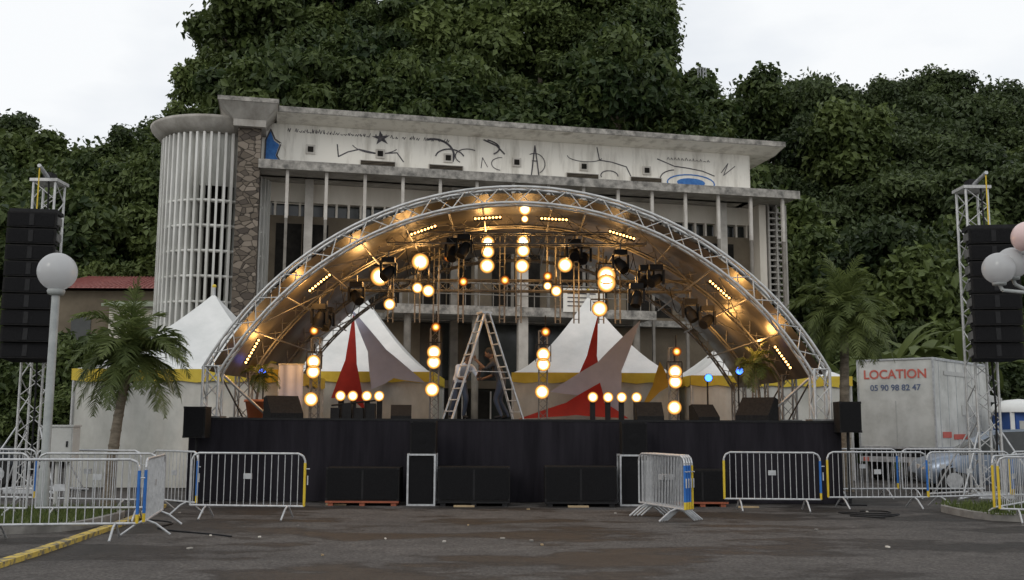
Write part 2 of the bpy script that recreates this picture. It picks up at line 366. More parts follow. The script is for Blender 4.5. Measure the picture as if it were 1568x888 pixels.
b.box(9.15,9.5,-1.9,-1.6,0,8.2,COLM)
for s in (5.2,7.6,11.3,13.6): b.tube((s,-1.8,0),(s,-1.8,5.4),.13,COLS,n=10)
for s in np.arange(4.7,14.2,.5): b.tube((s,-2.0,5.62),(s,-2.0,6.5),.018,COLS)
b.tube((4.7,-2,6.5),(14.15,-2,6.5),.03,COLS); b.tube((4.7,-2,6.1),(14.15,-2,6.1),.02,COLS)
b.build('columns',parent=bld)
b=MB()
for s in (1.74,4.28,6.83,9.48,12.16,14.74):
    b.box(s-.17,s+.17,-.05,-.003,11.33,11.67,COLM); b.box(s-.1,s+.1,-.07,-.05,11.4,11.6,DARKIN)
for s,w in ((4.2,.66),(6.75,.66),(12.1,.66),(14.7,.66)):
    b.box(s-w,s+w,-.06,-.003,10.92,11.22,COLM)
    b.box(s-w+.03,s+w-.03,-.066,-.06,10.94,11.20,BLKCAB)
    for k in range(5): b.box(s-w+.04,s+w-.04,-.085,-.066,10.95+k*.052,10.965+k*.052,BROWNW)
b.build('windows',parent=bld)
b=MB()
for s in (7.2,8.3,10.6,11.7): 
    b.box(s-.5,s+.5,1.22,1.297,.1,2.8,DARKIN); 
    for e in(-.5,.46): b.box(s+e,s+e+.05,1.18,1.22,.1,2.8,COLM)
b.box(10.7,12.25,-2.26,-2.2,5.55,6.4,WPAINT)
for k in range(4): b.box(10.85,11.9-.2*(k%2),-2.275,-2.262,6.2-.15*k,6.24-.15*k,GRAF)
b.build('door_and_notice_board',parent=bld)
b=MB()
def stroke(pts,w,m=GRAF,y=-.006):
    for i in range(len(pts)-1):
        a=Vector((pts[i][0],0,pts[i][1])); c=Vector((pts[i+1][0],0,pts[i+1][1])); d=(c-a); 
        if d.length<1e-4: continue
        d.normalize(); nn=Vector((-d.z,0,d.x))*w/2; a=a-d*w*.3; c=c+d*w*.3
        yy=y-.0007*(i%5)
        b.add([(q.x,yy,q.z) for q in (a+nn,a-nn,c-nn,c+nn)],[(0,1,2,3)],m)
def curve(c,rx,rz_,a0,a1,w,m=GRAF,n=14,y=-.006): stroke([(c[0]+rx*math.cos(R(a0+(a1-a0)*i/n)),c[1]+rz_*math.sin(R(a0+(a1-a0)*i/n))) for i in range(n+1)],w,m,y)
cs=(4.3,12.1); pts=[]
for i in range(10):
    r=.36 if i%2==0 else .13; a=R(90+36*i+8); pts.append((cs[0]+r*math.cos(a),-.02,cs[1]+r*math.sin(a)*.8))
for i in range(10): b.add([(cs[0],-.021,cs[1]),pts[i],pts[(i+1)%10]],[(0,1,2)],GRAF)
stroke([(2.7,11.75),(2.75,11.3),(3.1,11.5),(3.5,11.62),(4.2,11.5),(4.9,11.58),(5.15,11.25)],.045); curve((4.1,11.9),.9,.4,200,330,.03,y=-.013)
curve((6.3,11.6),.75,.6,-20,110,.08,y=-.012); curve((6.9,11.5),.55,.35,20,170,.05,y=-.018); curve((7.6,11.6),.5,.3,60,230,.035,y=-.02)
curve((7.9,12.0),.9,.35,-40,60,.05,y=-.026); curve((8.9,11.4),.4,.25,90,260,.03,y=-.014)
stroke([(8.2,12.3),(8.7,12.1),(9.0,11.8)],.06,y=-.012); stroke([(8.1,11.2),(8.15,11.6),(8.35,11.25)],.03)
stroke([(10.05,10.9),(10.2,12.2),(10.38,10.9)],.05,y=-.012); stroke([(10.1,11.6),(10.3,11.6)],.04,y=-.02); curve((10.2,11.5),.4,.4,-60,120,.03,y=-.02)
stroke([(12.7,12.3),(12.8,11.8),(13.3,11.75),(13.9,11.6),(14.1,11.2)],.045); curve((13.2,11.2),.35,.2,0,200,.04,y=-.012); curve((12.2,11.9),.7,.2,180,350,.03,y=-.012)
stroke([(15.2,12.0),(15.9,11.75),(16.5,11.7),(17.1,11.62),(17.6,11.45)],.045); curve((16.0,11.2),.7,.4,100,190,.04,y=-.014)
curve((16.6,11.1),1.0,.34,0,360,.05,GRAFB,24,-.010); stroke([(17.9,11.6),(18.2,12.0),(18.0,11.5),(18.5,11.9)],.03,y=-.012)
vsb=[(16.6+.6*math.cos(R(a)),-.016,11.12+.18*math.sin(R(a))) for a in range(0,360,20)]; b.poly(vsb,GRAFB)
xx=.9; rg=random.Random(5)
while xx<7.0:
    w=rg.uniform(.05,.14); z0=12.13; b_=[(xx,z0+rg.uniform(-.02,.02)),(xx+w*.3,z0+.14*rg.random()),(xx+w*.6,z0-.02),(xx+w,z0+.12*rg.random())]
    stroke(b_,.022,y=-.009); xx+=w+rg.choice((.03,.05,.16))
xx=15.6
while xx<17.3:
    w=rg.uniform(.05,.12); stroke([(xx,12.0),(xx+w*.4,12.0+.12*rg.random()),(xx+w,12.0)],.02,y=-.03); xx+=w+.06
vsb=[(.12,-.02,10.75),(.12,-.02,11.7),(.3,-.02,12.1),(.42,-.02,11.75),(.62,-.02,11.6),(.5,-.02,11.2),(.75,-.02,10.75)]; b.add(vsb,[(0,1,2,3,4,5,6)],GRAFB)
stroke([(.12,10.8),(.14,11.75),(.3,12.15),(.46,11.8),(.68,11.65),(.54,11.2),(.8,10.8)],.05,y=-.03); curve((.6,11.3),.3,.35,-60,80,.04,WPAINT,8,-.036)
b.build('wall_graffiti',parent=bld)
b=MB()
b.box(-.78,0,-1.1,1.2,0,11.85,STONE)
b.box(-.95,.15,-1.3,1.4,11.85,12.1,CONC)
vs=[(-1.45,-1.75,12.6),(.55,-1.75,12.6),(.55,1.6,12.6),(-1.45,1.6,12.6),(-.95,-1.31,12.1),(.15,-1.31,12.1),(.15,1.4,12.1),(-.95,1.4,12.1)]
b.add(vs,[(0,1,5,4),(1,2,6,5),(2,3,7,6),(3,0,4,7)],CONC); b.box(-1.48,.58,-1.78,1.63,12.6,12.75,CONCD)
b.build('stone_pier',parent=bld)
b=MB()
for k in range(30): b.box(20.02,20.7,.15,.4,3.0+k*.245,3.06+k*.245,LOUV)
for s in (19.95,20.3,20.7): b.box(s,s+.07,.12,.45,0,10.44,LOUV)
for s in (.7,1.4,2.1,2.8): b.box(20.65,20.73,s,s+.08,0,10.44,LOUV)
for k in range(30): b.box(20.64,20.72,.5,3.2,3.0+k*.245,3.06+k*.245,LOUV)
b.box(20.1,20.6,.6,3.2,0,10.4,DARKIN)
b.build('louvre_screen',parent=bld)
b=MB(); RR=2.02
n=50
for i in range(n):
    a=2*math.pi*i/n; M=Matrix.Rotation(a,4,'Z')
    b.box(RR-.34,RR,-.04,.04,0,11.8,FINM,M)
for z in [.9*k+.3 for k in range(11)]:
    b.lathe([(RR-.3,z),(RR-.06,z),(RR-.06,z+.08),(RR-.3,z+.08)],(0,0,0),FINM,40)
b.lathe([(1.1,0),(1.1,11.7)],(0,0,0),DARKIN,24)
b.lathe([(RR-.3,9.9),(RR-.26,9.9),(RR-.26,11.8)],(0,0,0),FINM,40)
b.lathe([(0,11.81),(2.05,11.81),(2.2,11.97),(2.42,12.2),(2.44,12.3),(0,12.3)],(0,0,0),CONC,48)
o=b.build('stair_tower_with_fins')
o.parent=bld; o.location=Matrix.Rotation(-RZ,3,'Z')@Vector((-10.98+9.1,1.1,0))

# small houses at left
b=MB()
b.box(-2.3,2.3,0,4,0,6.9,BROWNW); b.box(-1.4,-.6,-.03,0,4.6,5.8,GLASS); b.box(.5,1.3,-.03,0,4.6,5.8,GLASS)
b.add([(-2.6,-.5,6.95),(2.6,-.5,6.95),(2.2,2,7.75),(-1.6,2,7.75)],[(0,1,2,3)],REDROOF)
b.add([(-2.6,4.5,6.95),(2.6,4.5,6.95),(2.2,2,7.75),(-1.6,2,7.75)],[(3,2,1,0)],REDROOF)
b.add([(-2.6,-.5,6.95),(-1.6,2,7.75),(-2.6,4.5,6.95)],[(0,1,2)],REDROOF); b.add([(2.6,-.5,6.95),(2.2,2,7.75),(2.6,4.5,6.95)],[(0,1,2)],REDROOF)
for k in range(26): b.tube((-2.55+k*.2,-.5,6.99),(-1.6+k*.148,2,7.79),.02,REDROOF,n=4)
b.build('red_roofed_house',(-16.6,41.2,0))
b=MB()
b.box(-1.4,1.4,0,3,0,6.2,CREAM); b.add([(-1.6,-.3,6.2),(1.6,-.3,6.2),(1.6,3.2,6.9),(-1.6,3.2,6.9)],[(0,1,2,3)],GREYROOF); b.box(-.4,.4,-.03,0,4.3,5.3,GLASS)
b.box(-1.6,1.6,-.33,-.3,6.1,6.22,GREYROOF)
b.build('green_roofed_shed',(-14.6,40.0,0))
b=MB()
for dx in (0,.35): b.truss((dx,0,0),(dx,0,11.5),.18,GALV,up=(0,1,0),step=.5)
b.build('radio_mast',(12.3,64.5,gz(12.3,64.5)))

# ------------------------------------------------------------ tents
def pagoda(name,x,y,w,eave,peak,yaw=0,walls=True,wm=WALLPVC):
    b=MB(); h=w/2; n=10
    def prof(t): return eave+(peak-eave)*(1-t)**1.45
    for side in range(4):
        M=Matrix.Rotation(side*math.pi/2,4,'Z')
        rows=[]
        for j in range(n+1):
            t=j/n; rows.append([M@Vector((-h*t+2*h*t*i/8,-h*t,prof(t)-.10*math.sin(math.pi*i/8)*t*(1-t)*3)) for i in range(9)])
        vs=[p for r in rows for p in r]
        b.add(vs,[(j*9+i,(j+1)*9+i,(j+1)*9+i+1,j*9+i+1) for j in range(n) for i in range(8)],WHITEPVC,True)
        k=12; top=[M@Vector((-h+w*i/k,-h-.012,eave+.02)) for i in range(k+1)]; bot=[M@Vector((-h+w*i/k,-h-.012,eave-.26-(.05 if i%2 else 0))) for i in range(k+1)]
        b.add(top+bot,[(i,i+1,k+2+i,k+1+i) for i in range(k)],YELPVC)
        if walls:
            k=24; vs=[]
            for i in range(k+1):
                yy=-h+.05+.05*math.sin(i*1.9)+.03*math.sin(i*4.1)
                vs+= [M@Vector((-h+w*i/k,yy,0.02)),M@Vector((-h+w*i/k,-h+.05,eave-.05))]
            b.add(vs,[(2*i,2*i+2,2*i+3,2*i+1) for i in range(k)],wm,True)
        b.tube(M@Vector((-h+.04,-h+.04,0)),M@Vector((-h+.04,-h+.04,eave)),.04,ALU)
    b.tube((0,0,peak-.15),(0,0,peak+.18),.05,ALU); b.sphere((0,0,peak+.2),.06,YELPVC,8,6)
    return b.build(name,(x,y,0),yaw)
pagoda('pagoda_tent',-8.1,27.3,5.2,2.85,5.05)
pagoda('pagoda_tent',-4.85,33.0,5.0,3.1,5.75)
pagoda('pagoda_tent',2.5,33.0,5.0,3.1,5.75)
pagoda('pagoda_tent',7.55,32.2,4.8,3.0,5.0,yaw=R(2))

# ------------------------------------------------------------ stage
DZ=1.68; CX,CZ=.10,-.82; RO=7.42; Y0,Y1=21.0,29.0
stage=empty('arched_concert_stage',(0,21,0))
def sp(b_,name): o=b_.build(name,(0,-21,0),parent=stage); return o
b=MB()
b.box(-6.6,6.75,Y0+.05,Y1,DZ-.12,DZ,BLKCAB)
k=220; vs=[]
for i in range(k+1):
    x=-6.62+13.4*i/k; yy=Y0+.03*math.sin(i*.55)+.02*math.sin(i*1.37+1); vs+=[(x,yy-.02,0.01),(x,Y0,DZ-.005)]
b.add(vs,[(2*i,2*i+2,2*i+3,2*i+1) for i in range(k)],SKIRT,True)
for x in (-6.62,6.78):
    k=80; vs=[]
    for i in range(k+1):
        yy=Y0+8*i/k; xx=x+.03*math.sin(i*.9); vs+=[(xx,yy,.01),(x,yy,DZ-.005)]
    b.add(vs,[(2*i,2*i+2,2*i+3,2*i+1) for i in range(k)],SKIRT,True)
b.box(-6.62,6.78,Y0-.012,Y0+.045,DZ-.04,DZ+.004,BLK)
sp(b,'deck_and_skirt')
thA=math.acos((2.7-CZ)/RO)
def arc(rad,y,n=30):
    return [Vector((CX+rad*math.sin(-thA+2*thA*i/n),y,CZ+rad*math.cos(-thA+2*thA*i/n))) for i in range(n+1)]
def arch(b,y,m,r=.03,rl=.014,dep=.3,rd=.34):
    n=44; A=[arc(RO,y,n),arc(RO,y+dep,n),arc(RO-rd,y+dep,n),arc(RO-rd,y,n)]
    for P in A: b.path(P,r,m,6)
    for q in range(4):
        P,Q=A[q],A[(q+1)%4]
        for i in range(n):
            if i%2==0: b.tube(P[i],Q[i+1],rl,m,n=4,cap=False)
            else: b.tube(Q[i],P[i+1],rl,m,n=4,cap=False)
    for sgn,e in ((-1,0),(1,-1)):
        xo=A[0][e].x; x=xo-sgn*.18
        b.truss((x,y+dep/2,DZ),(x,y+dep/2,A[0][e].z+.05),.32,m,up=(0,1,0),r=r,rl=rl)
        b.cbox((x,y+dep/2,DZ+.02),(.5,.5,.03),ALUD)
b=MB(); arch(b,Y0+.1,ALU,.032,.015); sp(b,'front_arch_truss')
b=MB()
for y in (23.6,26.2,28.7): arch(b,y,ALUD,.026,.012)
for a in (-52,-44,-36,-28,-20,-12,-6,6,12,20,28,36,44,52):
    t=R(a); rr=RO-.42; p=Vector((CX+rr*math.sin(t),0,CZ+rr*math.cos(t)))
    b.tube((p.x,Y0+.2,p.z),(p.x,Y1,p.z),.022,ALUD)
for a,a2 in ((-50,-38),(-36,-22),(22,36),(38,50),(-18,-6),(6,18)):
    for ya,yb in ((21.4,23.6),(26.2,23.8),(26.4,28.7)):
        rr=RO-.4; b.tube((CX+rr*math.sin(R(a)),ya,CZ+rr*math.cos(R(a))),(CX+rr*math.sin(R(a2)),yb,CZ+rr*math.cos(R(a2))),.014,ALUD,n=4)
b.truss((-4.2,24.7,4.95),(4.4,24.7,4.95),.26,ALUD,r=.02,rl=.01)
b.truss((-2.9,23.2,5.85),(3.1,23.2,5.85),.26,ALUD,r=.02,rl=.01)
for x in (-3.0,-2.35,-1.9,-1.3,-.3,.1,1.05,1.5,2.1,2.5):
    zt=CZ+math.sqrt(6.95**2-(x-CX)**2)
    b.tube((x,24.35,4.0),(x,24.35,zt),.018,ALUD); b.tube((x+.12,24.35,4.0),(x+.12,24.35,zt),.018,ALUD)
    for k in range(6): 
        z=4.1+k*.32
        if z<zt: b.tube((x,24.35,z),(x+.12,24.35,z),.012,ALUD,n=4)
rr_=random.Random(4)
for k in range(12):
    x=rr_.uniform(-4.6,4.6); zt=CZ+math.sqrt(6.85**2-(x-CX)**2); yy=rr_.uniform(22.5,25)
    b.path([(x+.35*i/8,yy,zt-.5*math.sin(math.pi*i/8)-.25*i/8) for i in range(9)],.012,BLK,4)
sp(b,'rear_arches_and_purlins')
b=MB(); n=48; ny=18; vs=[]
for j in range(ny+1):
    y=Y0+.28+(Y1-Y0-.2)*j/ny
    sag=.07*math.sin(math.pi*((j*8/ny)/2.6%1))
    for i,p in enumerate(arc(RO-.1-sag,y,n)): vs.append(p)
b.add(vs,[(j*(n+1)+i,j*(n+1)+i+1,(j+1)*(n+1)+i+1,(j+1)*(n+1)+i) for j in range(ny) for i in range(n)],MEMB,True)
sp(b,'canopy_membrane')
b=MB()
for sgn in(-1,1):
    xb=CX+sgn*6.3
    b.tube((xb,21.3,2.7),(xb-sgn*.9,22.4,DZ),.03,ALU); b.tube((xb,21.4,2.7),(xb,23.6,DZ),.02,ALUD)
    b.tube((xb,23.7,2.7),(xb,26.2,DZ),.02,ALUD)
sp(b,'bracing')

# ---- lamps
lamps=empty('stage_lighting_rig',(0,24,0))
def clampR(x,z,rm=6.75):
    d=Vector((x-CX,z-CZ)); 
    if d.length>rm: d*=rm/d.length
    return d.x+CX,d.y+CZ
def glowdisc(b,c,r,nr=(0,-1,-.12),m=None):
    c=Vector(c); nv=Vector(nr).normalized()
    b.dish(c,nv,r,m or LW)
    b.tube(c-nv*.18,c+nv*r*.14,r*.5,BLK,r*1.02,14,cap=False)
def yoke(b,x,y,z,r,up):
    for s in(-1,1): b.box(x+s*(r*1.08)-.01,x+s*(r*1.08)+.01,y+.04,y+.09,z-.05,z+up,BLK)
    b.box(x-r*1.08,x+r*1.08,y+.045,y+.085,z+up,z+up+.03,BLK); b.tube((x,y+.06,z+up),(x,y+.06,z+up+.2),.02,BLK)
b=MB()
pairs=[(-.61,6.02,.16),(.27,6.02,.16)]
single=[(-.6,5.34,.18),(.24,5.34,.17),(-2.2,5.43,.21),(-3.16,5.07,.23),(-2.26,4.80,.13),(-2.0,4.73,.15),(-2.92,4.4,.14),(1.27,5.37,.18),(.85,4.86,.10),(1.06,4.74,.13),(2.09,4.32,.19)]
for x,z,r in pairs:
    x,z=clampR(x,z,6.65)
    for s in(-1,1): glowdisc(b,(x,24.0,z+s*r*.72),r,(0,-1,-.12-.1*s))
    yoke(b,x,24.0,z,r,r*2); zt=CZ+math.sqrt(6.95**2-(x-CX)**2); b.tube((x,24.1,z+.2),(x,24.1,zt),.022,ALUD)
for x,z,r in single:
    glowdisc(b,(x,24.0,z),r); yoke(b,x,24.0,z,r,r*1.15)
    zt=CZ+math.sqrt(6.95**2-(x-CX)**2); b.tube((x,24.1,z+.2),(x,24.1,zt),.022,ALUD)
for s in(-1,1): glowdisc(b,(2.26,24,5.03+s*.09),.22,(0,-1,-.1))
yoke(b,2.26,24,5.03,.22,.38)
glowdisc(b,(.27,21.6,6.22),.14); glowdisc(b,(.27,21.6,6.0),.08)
for x,z in ((-4.68,2.9),(-1.84,3.14),(.75,3.1),(3.86,2.71)):
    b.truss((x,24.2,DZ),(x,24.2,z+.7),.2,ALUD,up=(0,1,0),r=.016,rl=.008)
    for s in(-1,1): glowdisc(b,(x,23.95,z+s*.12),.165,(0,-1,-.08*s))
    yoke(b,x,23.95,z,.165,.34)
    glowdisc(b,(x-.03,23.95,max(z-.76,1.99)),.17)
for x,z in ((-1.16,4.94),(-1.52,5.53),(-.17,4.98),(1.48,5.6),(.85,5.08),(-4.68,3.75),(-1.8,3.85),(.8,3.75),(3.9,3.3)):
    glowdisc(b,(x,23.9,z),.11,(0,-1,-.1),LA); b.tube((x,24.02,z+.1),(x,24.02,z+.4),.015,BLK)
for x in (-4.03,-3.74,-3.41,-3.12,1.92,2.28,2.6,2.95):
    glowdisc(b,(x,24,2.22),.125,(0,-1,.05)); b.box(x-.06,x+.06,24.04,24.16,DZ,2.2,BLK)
for x,z in ((-5.85,2.75),(4.62,2.68),(5.35,2.85)):
    b.ring((x,23.8,z),(0,-1,0),0,.085,EB); b.tube((x,24,z),(x,23.81,z),.07,BLK,.1,10); b.tube((x,23.95,DZ),(x,23.95,z-.05),.02,BLK)
b.build('blinder_lamps',(0,-24,0),parent=lamps)
b=MB()
for x,z,t,l in ((-2.02,6.02,20,.62),(-.56,6.27,4,.62),(.94,6.26,-3,.62),(2.47,5.9,-17,.62),(-4.33,4.8,40,.62),(4.67,4.7,-42,.62),(-5.83,3.28,62,.62),(6.07,3.2,-55,.62)):
    x,z=clampR(x,z,6.9); M=Matrix.Translation((x,21.75,z))@Matrix.Rotation(-R(t),4,'Y')
    b.box(-l/2,l/2,0,.1,-.05,.05,BLK,M)
    for i in range(8):
        c=M@Vector((-l/2+.04+i*(l-.08)/7,-.006,0)); b.ring(c,(0,-1,0),0,.026,EL,10)
b.build('led_bars',(0,-24,0),parent=lamps)
def mhead(b,x,y,z,tilt,pan):
    b.box(x-.15,x+.15,y-.13,y+.13,z+.22,z+.34,BLK); b.tube((x,y,z+.34),(x,y,z+.5),.02,ALUD)
    for s in (-1,1): b.box(x+s*.17-.025,x+s*.17+.025,y-.06,y+.06,z-.1,z+.22,BLK)
    d=Vector((math.sin(pan)*math.cos(tilt),-math.cos(pan)*math.cos(tilt),-math.sin(tilt)))
    c=Vector((x,y,z)); b.tube(c-d*.16,c+d*.02,.09,BLK,.135,12); b.tube(c+d*.02,c+d*.2,.135,BLK,.12,12); b.ring(c+d*.202,d,0,.1,GRILLE)
b=MB()
for i,(u,z) in enumerate(((-3.2,5.75),(-1.2,6.05),(-1.45,5.85),(1.55,6.0),(1.75,5.75),(3.55,5.35),(2.7,5.75),(3.1,4.9),(4.15,4.15),(-4.55,4.15),(-5.0,4.6),(2.85,4.45),(4.95,4.45),(-3.9,4.9))):
    x,z=clampR(u,z,6.5); mhead(b,x,22.8+.2*(i%5),z,R(random.uniform(25,75)),R(random.uniform(-60,60)))
b.build('moving_heads',(0,-24,0),parent=lamps)
def plight(x,y,z,e,c=(1,.5,.14),r=.12):
    l=bpy.data.lights.new('lamp_light',type='POINT'); l.energy=e*1.7; l.color=c; l.shadow_soft_size=r
    o=bpy.data.objects.new('lamp_light',l); o.location=(x,y-24,z); COL.objects.link(o); o.parent=lamps
for x,y,z,e in ((-.6,23.7,6.0,28),(.3,23.7,5.7,24),(-2.2,23.7,5.4,30),(-3.2,23.7,5.0,34),(2.3,23.7,5.0,38),(1.3,23.7,5.3,20),(-4.7,23.7,2.9,12),(-1.85,23.7,3.1,4),(.75,23.7,3.1,4),(3.85,23.7,2.7,12),(-.17,25.4,5.3,14),(4.6,22.3,4.3,22),(-4.4,22.3,4.4,18),(5.6,23,3.5,20),(-5.5,23,3.3,14),(-2.2,25.8,5.4,12),(2.4,25.8,5.4,12),(5.0,25.5,3.9,24)):
    plight(x,y,z,e)

# ---- decorative sails
def sail(name,pts,m):
    b=MB(); A,B,C=[Vector(p) for p in pts]; n=12; idx={}; vs=[]
    cen=(A+B+C)/3
    for i in range(n+1):
        for j in range(n+1-i):
            a=i/n;bb=j/n;c=1-a-bb
            p=A*a+B*bb+C*c
            e=(a*bb+bb*c+c*a); q=min(a,bb,c)
            sc=max(0,1-q*3)*(1-max(a,bb,c))*.62
            p=p.lerp(cen,sc); p.y+=.14*math.sin(3*e)
            idx[(i,j)]=len(vs); vs.append(p)
    fs=[]
    for i in range(n):
        for j in range(n-i):
            fs.append((idx[(i,j)],idx[(i+1,j)],idx[(i,j+1)]))
            if i+j<n-1: fs.append((idx[(i+1,j)],idx[(i+1,j+1)],idx[(i,j+1)]))
    o=Vector((cen.x,cen.y,0)); b.add([v-o for v in vs],fs,m,True); b.build(name,o)
sail('fabric_sail',[(-4.75,29.6,4.95),(-2.5,29.4,2.75),(-4.05,29.4,2.55)],LAV)
sail('fabric_sail',[(-4.7,29.9,4.9),(-4.3,29.9,1.95),(-5.3,29.9,2.3)],REDPVC)
sail('fabric_sail',[(3.75,29.4,4.6),(3.1,29.2,1.8),(1.1,29.2,2.5)],LAV)
sail('fabric_sail',[(2.55,29.8,4.8),(2.65,29.8,2.6),(1.8,29.8,2.6)],REDPVC)
sail('fabric_sail',[(.2,28.7,1.72),(2.5,28.7,2.75),(3.3,28.7,1.75)],REDPVC)
sail('fabric_sail',[(4.3,29.4,3.4),(4.9,29.4,2.9),(3.7,29.4,1.95)],YELF)
b=MB(); 
k=10; vs=[]
for i in range(k+1): vs+=[(-.28+.56*i/k,.03*math.sin(i*1.3),DZ),(-.28+.56*i/k,.03*math.sin(i*1.3+.5),2.95)]
b.add(vs,[(2*i,2*i+2,2*i+3,2*i+1) for i in range(k)],LAV,True); b.tube((-.32,0,2.97),(.32,0,2.97),.02,ALU); b.tube((-.3,0,DZ),(-.3,0,2.97),.02,ALU)
b.build('fabric_banner',(-5.25,24.2,0))

# ---- ladder
b=MB()
hgt=2.35; spn=.86; wd=.22
for sgn in (-1,1):
    top=Vector((sgn*.06,0,hgt)); bot=Vector((sgn*spn,0,0))
    for s in (-1,1):
        a_=top+Vector((0,s*wd*.7,0)); c_=bot+Vector((0,s*wd*1.2,0))
        d=(a_-c_); M=Matrix.Translation(c_)@d.to_track_quat('Z','Y').to_matrix().to_4x4(); b.box(-.03,.03,-.014,.014,0,d.length,GALV,M)
    for k in range(9):
        t=(k+.7)/9.4; p=bot.lerp(top,t); w=wd*1.2+(wd*.7-wd*1.2)*t
        b.box(p.x-.03,p.x+.03,-w,w,p.z-.012,p.z+.012,GALV)
b.box(-.12,.12,-.16,.16,hgt,hgt+.04,GALV)
b.tube((-.47,-.2,1.05),(.47,-.2,1.05),.01,GALV)
b.build('step_ladder',(-.62,22.6,DZ),R(26))

# ---- speakers, wedges, cases
def cabinet(b,x0,x1,y0,y1,z0,z1):
    b.box(x0,x1,y0,y1,z0,z1,BLKCAB); b.box(x0+.03,x1-.03,y0-.012,y0-.002,z0+.03,z1-.03,GRILLE)
    for x in(x0,x1-.04):
        for z in(z0,z1-.04): b.box(x-.003,x+.043,y0-.016,y0+.04,z-.003,z+.043,BLK)
for i,(x,y,w,h) in enumerate(((-2.88,20.3,1.42,.68),(-.72,20.35,1.4,.7),(1.36,20.35,1.4,.72),(3.75,20.5,1.0,.66))):
    b=MB(); cabinet(b,-w/2,w/2,-.35,.35,.1,h+.05)
    b.box(-.02,.02,-.364,-.35,.12,h,BLK)
    pm=WOOD if i in(0,3) else BLK
    for xx in (-w/2+.1,0,w/2-.1): b.box(xx-.05,xx+.05,-.36,.36,0,.06,pm)
    b.box(-w/2,w/2,-.38,-.3,.06,.095,pm); b.build('subwoofer_cabinet',(x,y,0))
for x,y in ((-1.75,20.25),(2.42,20.45)):
    b=MB(); w,h=.56,1.0
    cabinet(b,-w/2+.03,w/2-.03,-.2,.3,.04,h-.03)
    for xx in (-w/2,w/2-.035):
        for yy in(-.235,.3): b.box(xx,xx+.035,yy,yy+.035,0,h,GALV)
    for zz in (0,h-.035):
        for yy in(-.237,.302): b.box(-w/2+.035,w/2-.035,yy,yy+.031,zz+.001,zz+.034,GALV)
        for xx in (-w/2+.002,w/2-.033): b.box(xx,xx+.031,-.2,.3,zz+.001,zz+.034,GALV)
    b.build('flight_case',(x,y,0))
    b=MB(); cabinet(b,-.25,.25,-.2,.25,0,.64); b.sphere((0,-.2,.3),.14,GRILLE,14,8,(1,.15,1)); b.build('front_fill_speaker',(x+.02,y,h))
for x,y,z in ((-6.35,20.65,1.28),(6.85,20.8,1.45)):
    b=MB(); cabinet(b,-.22,.22,-.2,.2,0,.62); b.tube((0,0,-z),(0,0,0),.03,BLK); b.box(-.25,.25,-.25,.25,-z,-z+.03,BLK); b.build('corner_speaker',(x,y,z))
def wedge(x,y,yaw,s=1):
    b=MB(); w=.32*s
    pr=[(-.28,0),(.28,0),(.28,.4),(.1,.44),(-.28,.1)]
    pr=[(p[0]*s,p[1]*s) for p in pr]; n=5
    b.add([(-w,p[0],p[1]) for p in pr]+[(w,p[0],p[1]) for p in pr],[(i,(i+1)%n,(i+1)%n+n,i+n) for i in range(n)]+[tuple(range(n))[::-1],tuple(range(n,2*n))],BLKCAB)
    b.build('stage_monitor_wedge',(x,y,DZ),yaw)
for a_ in ((-4.9,21.9,.5,1.1),(5.3,22.0,-.6,1.15),(4.2,22.2,.3,.8),(3.0,22.2,0,.9),(-2.4,22.2,.1,.7)): wedge(*a_)
b=MB(); 
for i in range(4): b.box(-.5+i*.27,-.3+i*.27,-.1,.1,.0,.25+.1*(i%2),BLK)
b.tube((-.5,0,.3),(.5,0,.42),.02,BLK); b.build('backline_equipment',(-3.6,23.2,DZ))

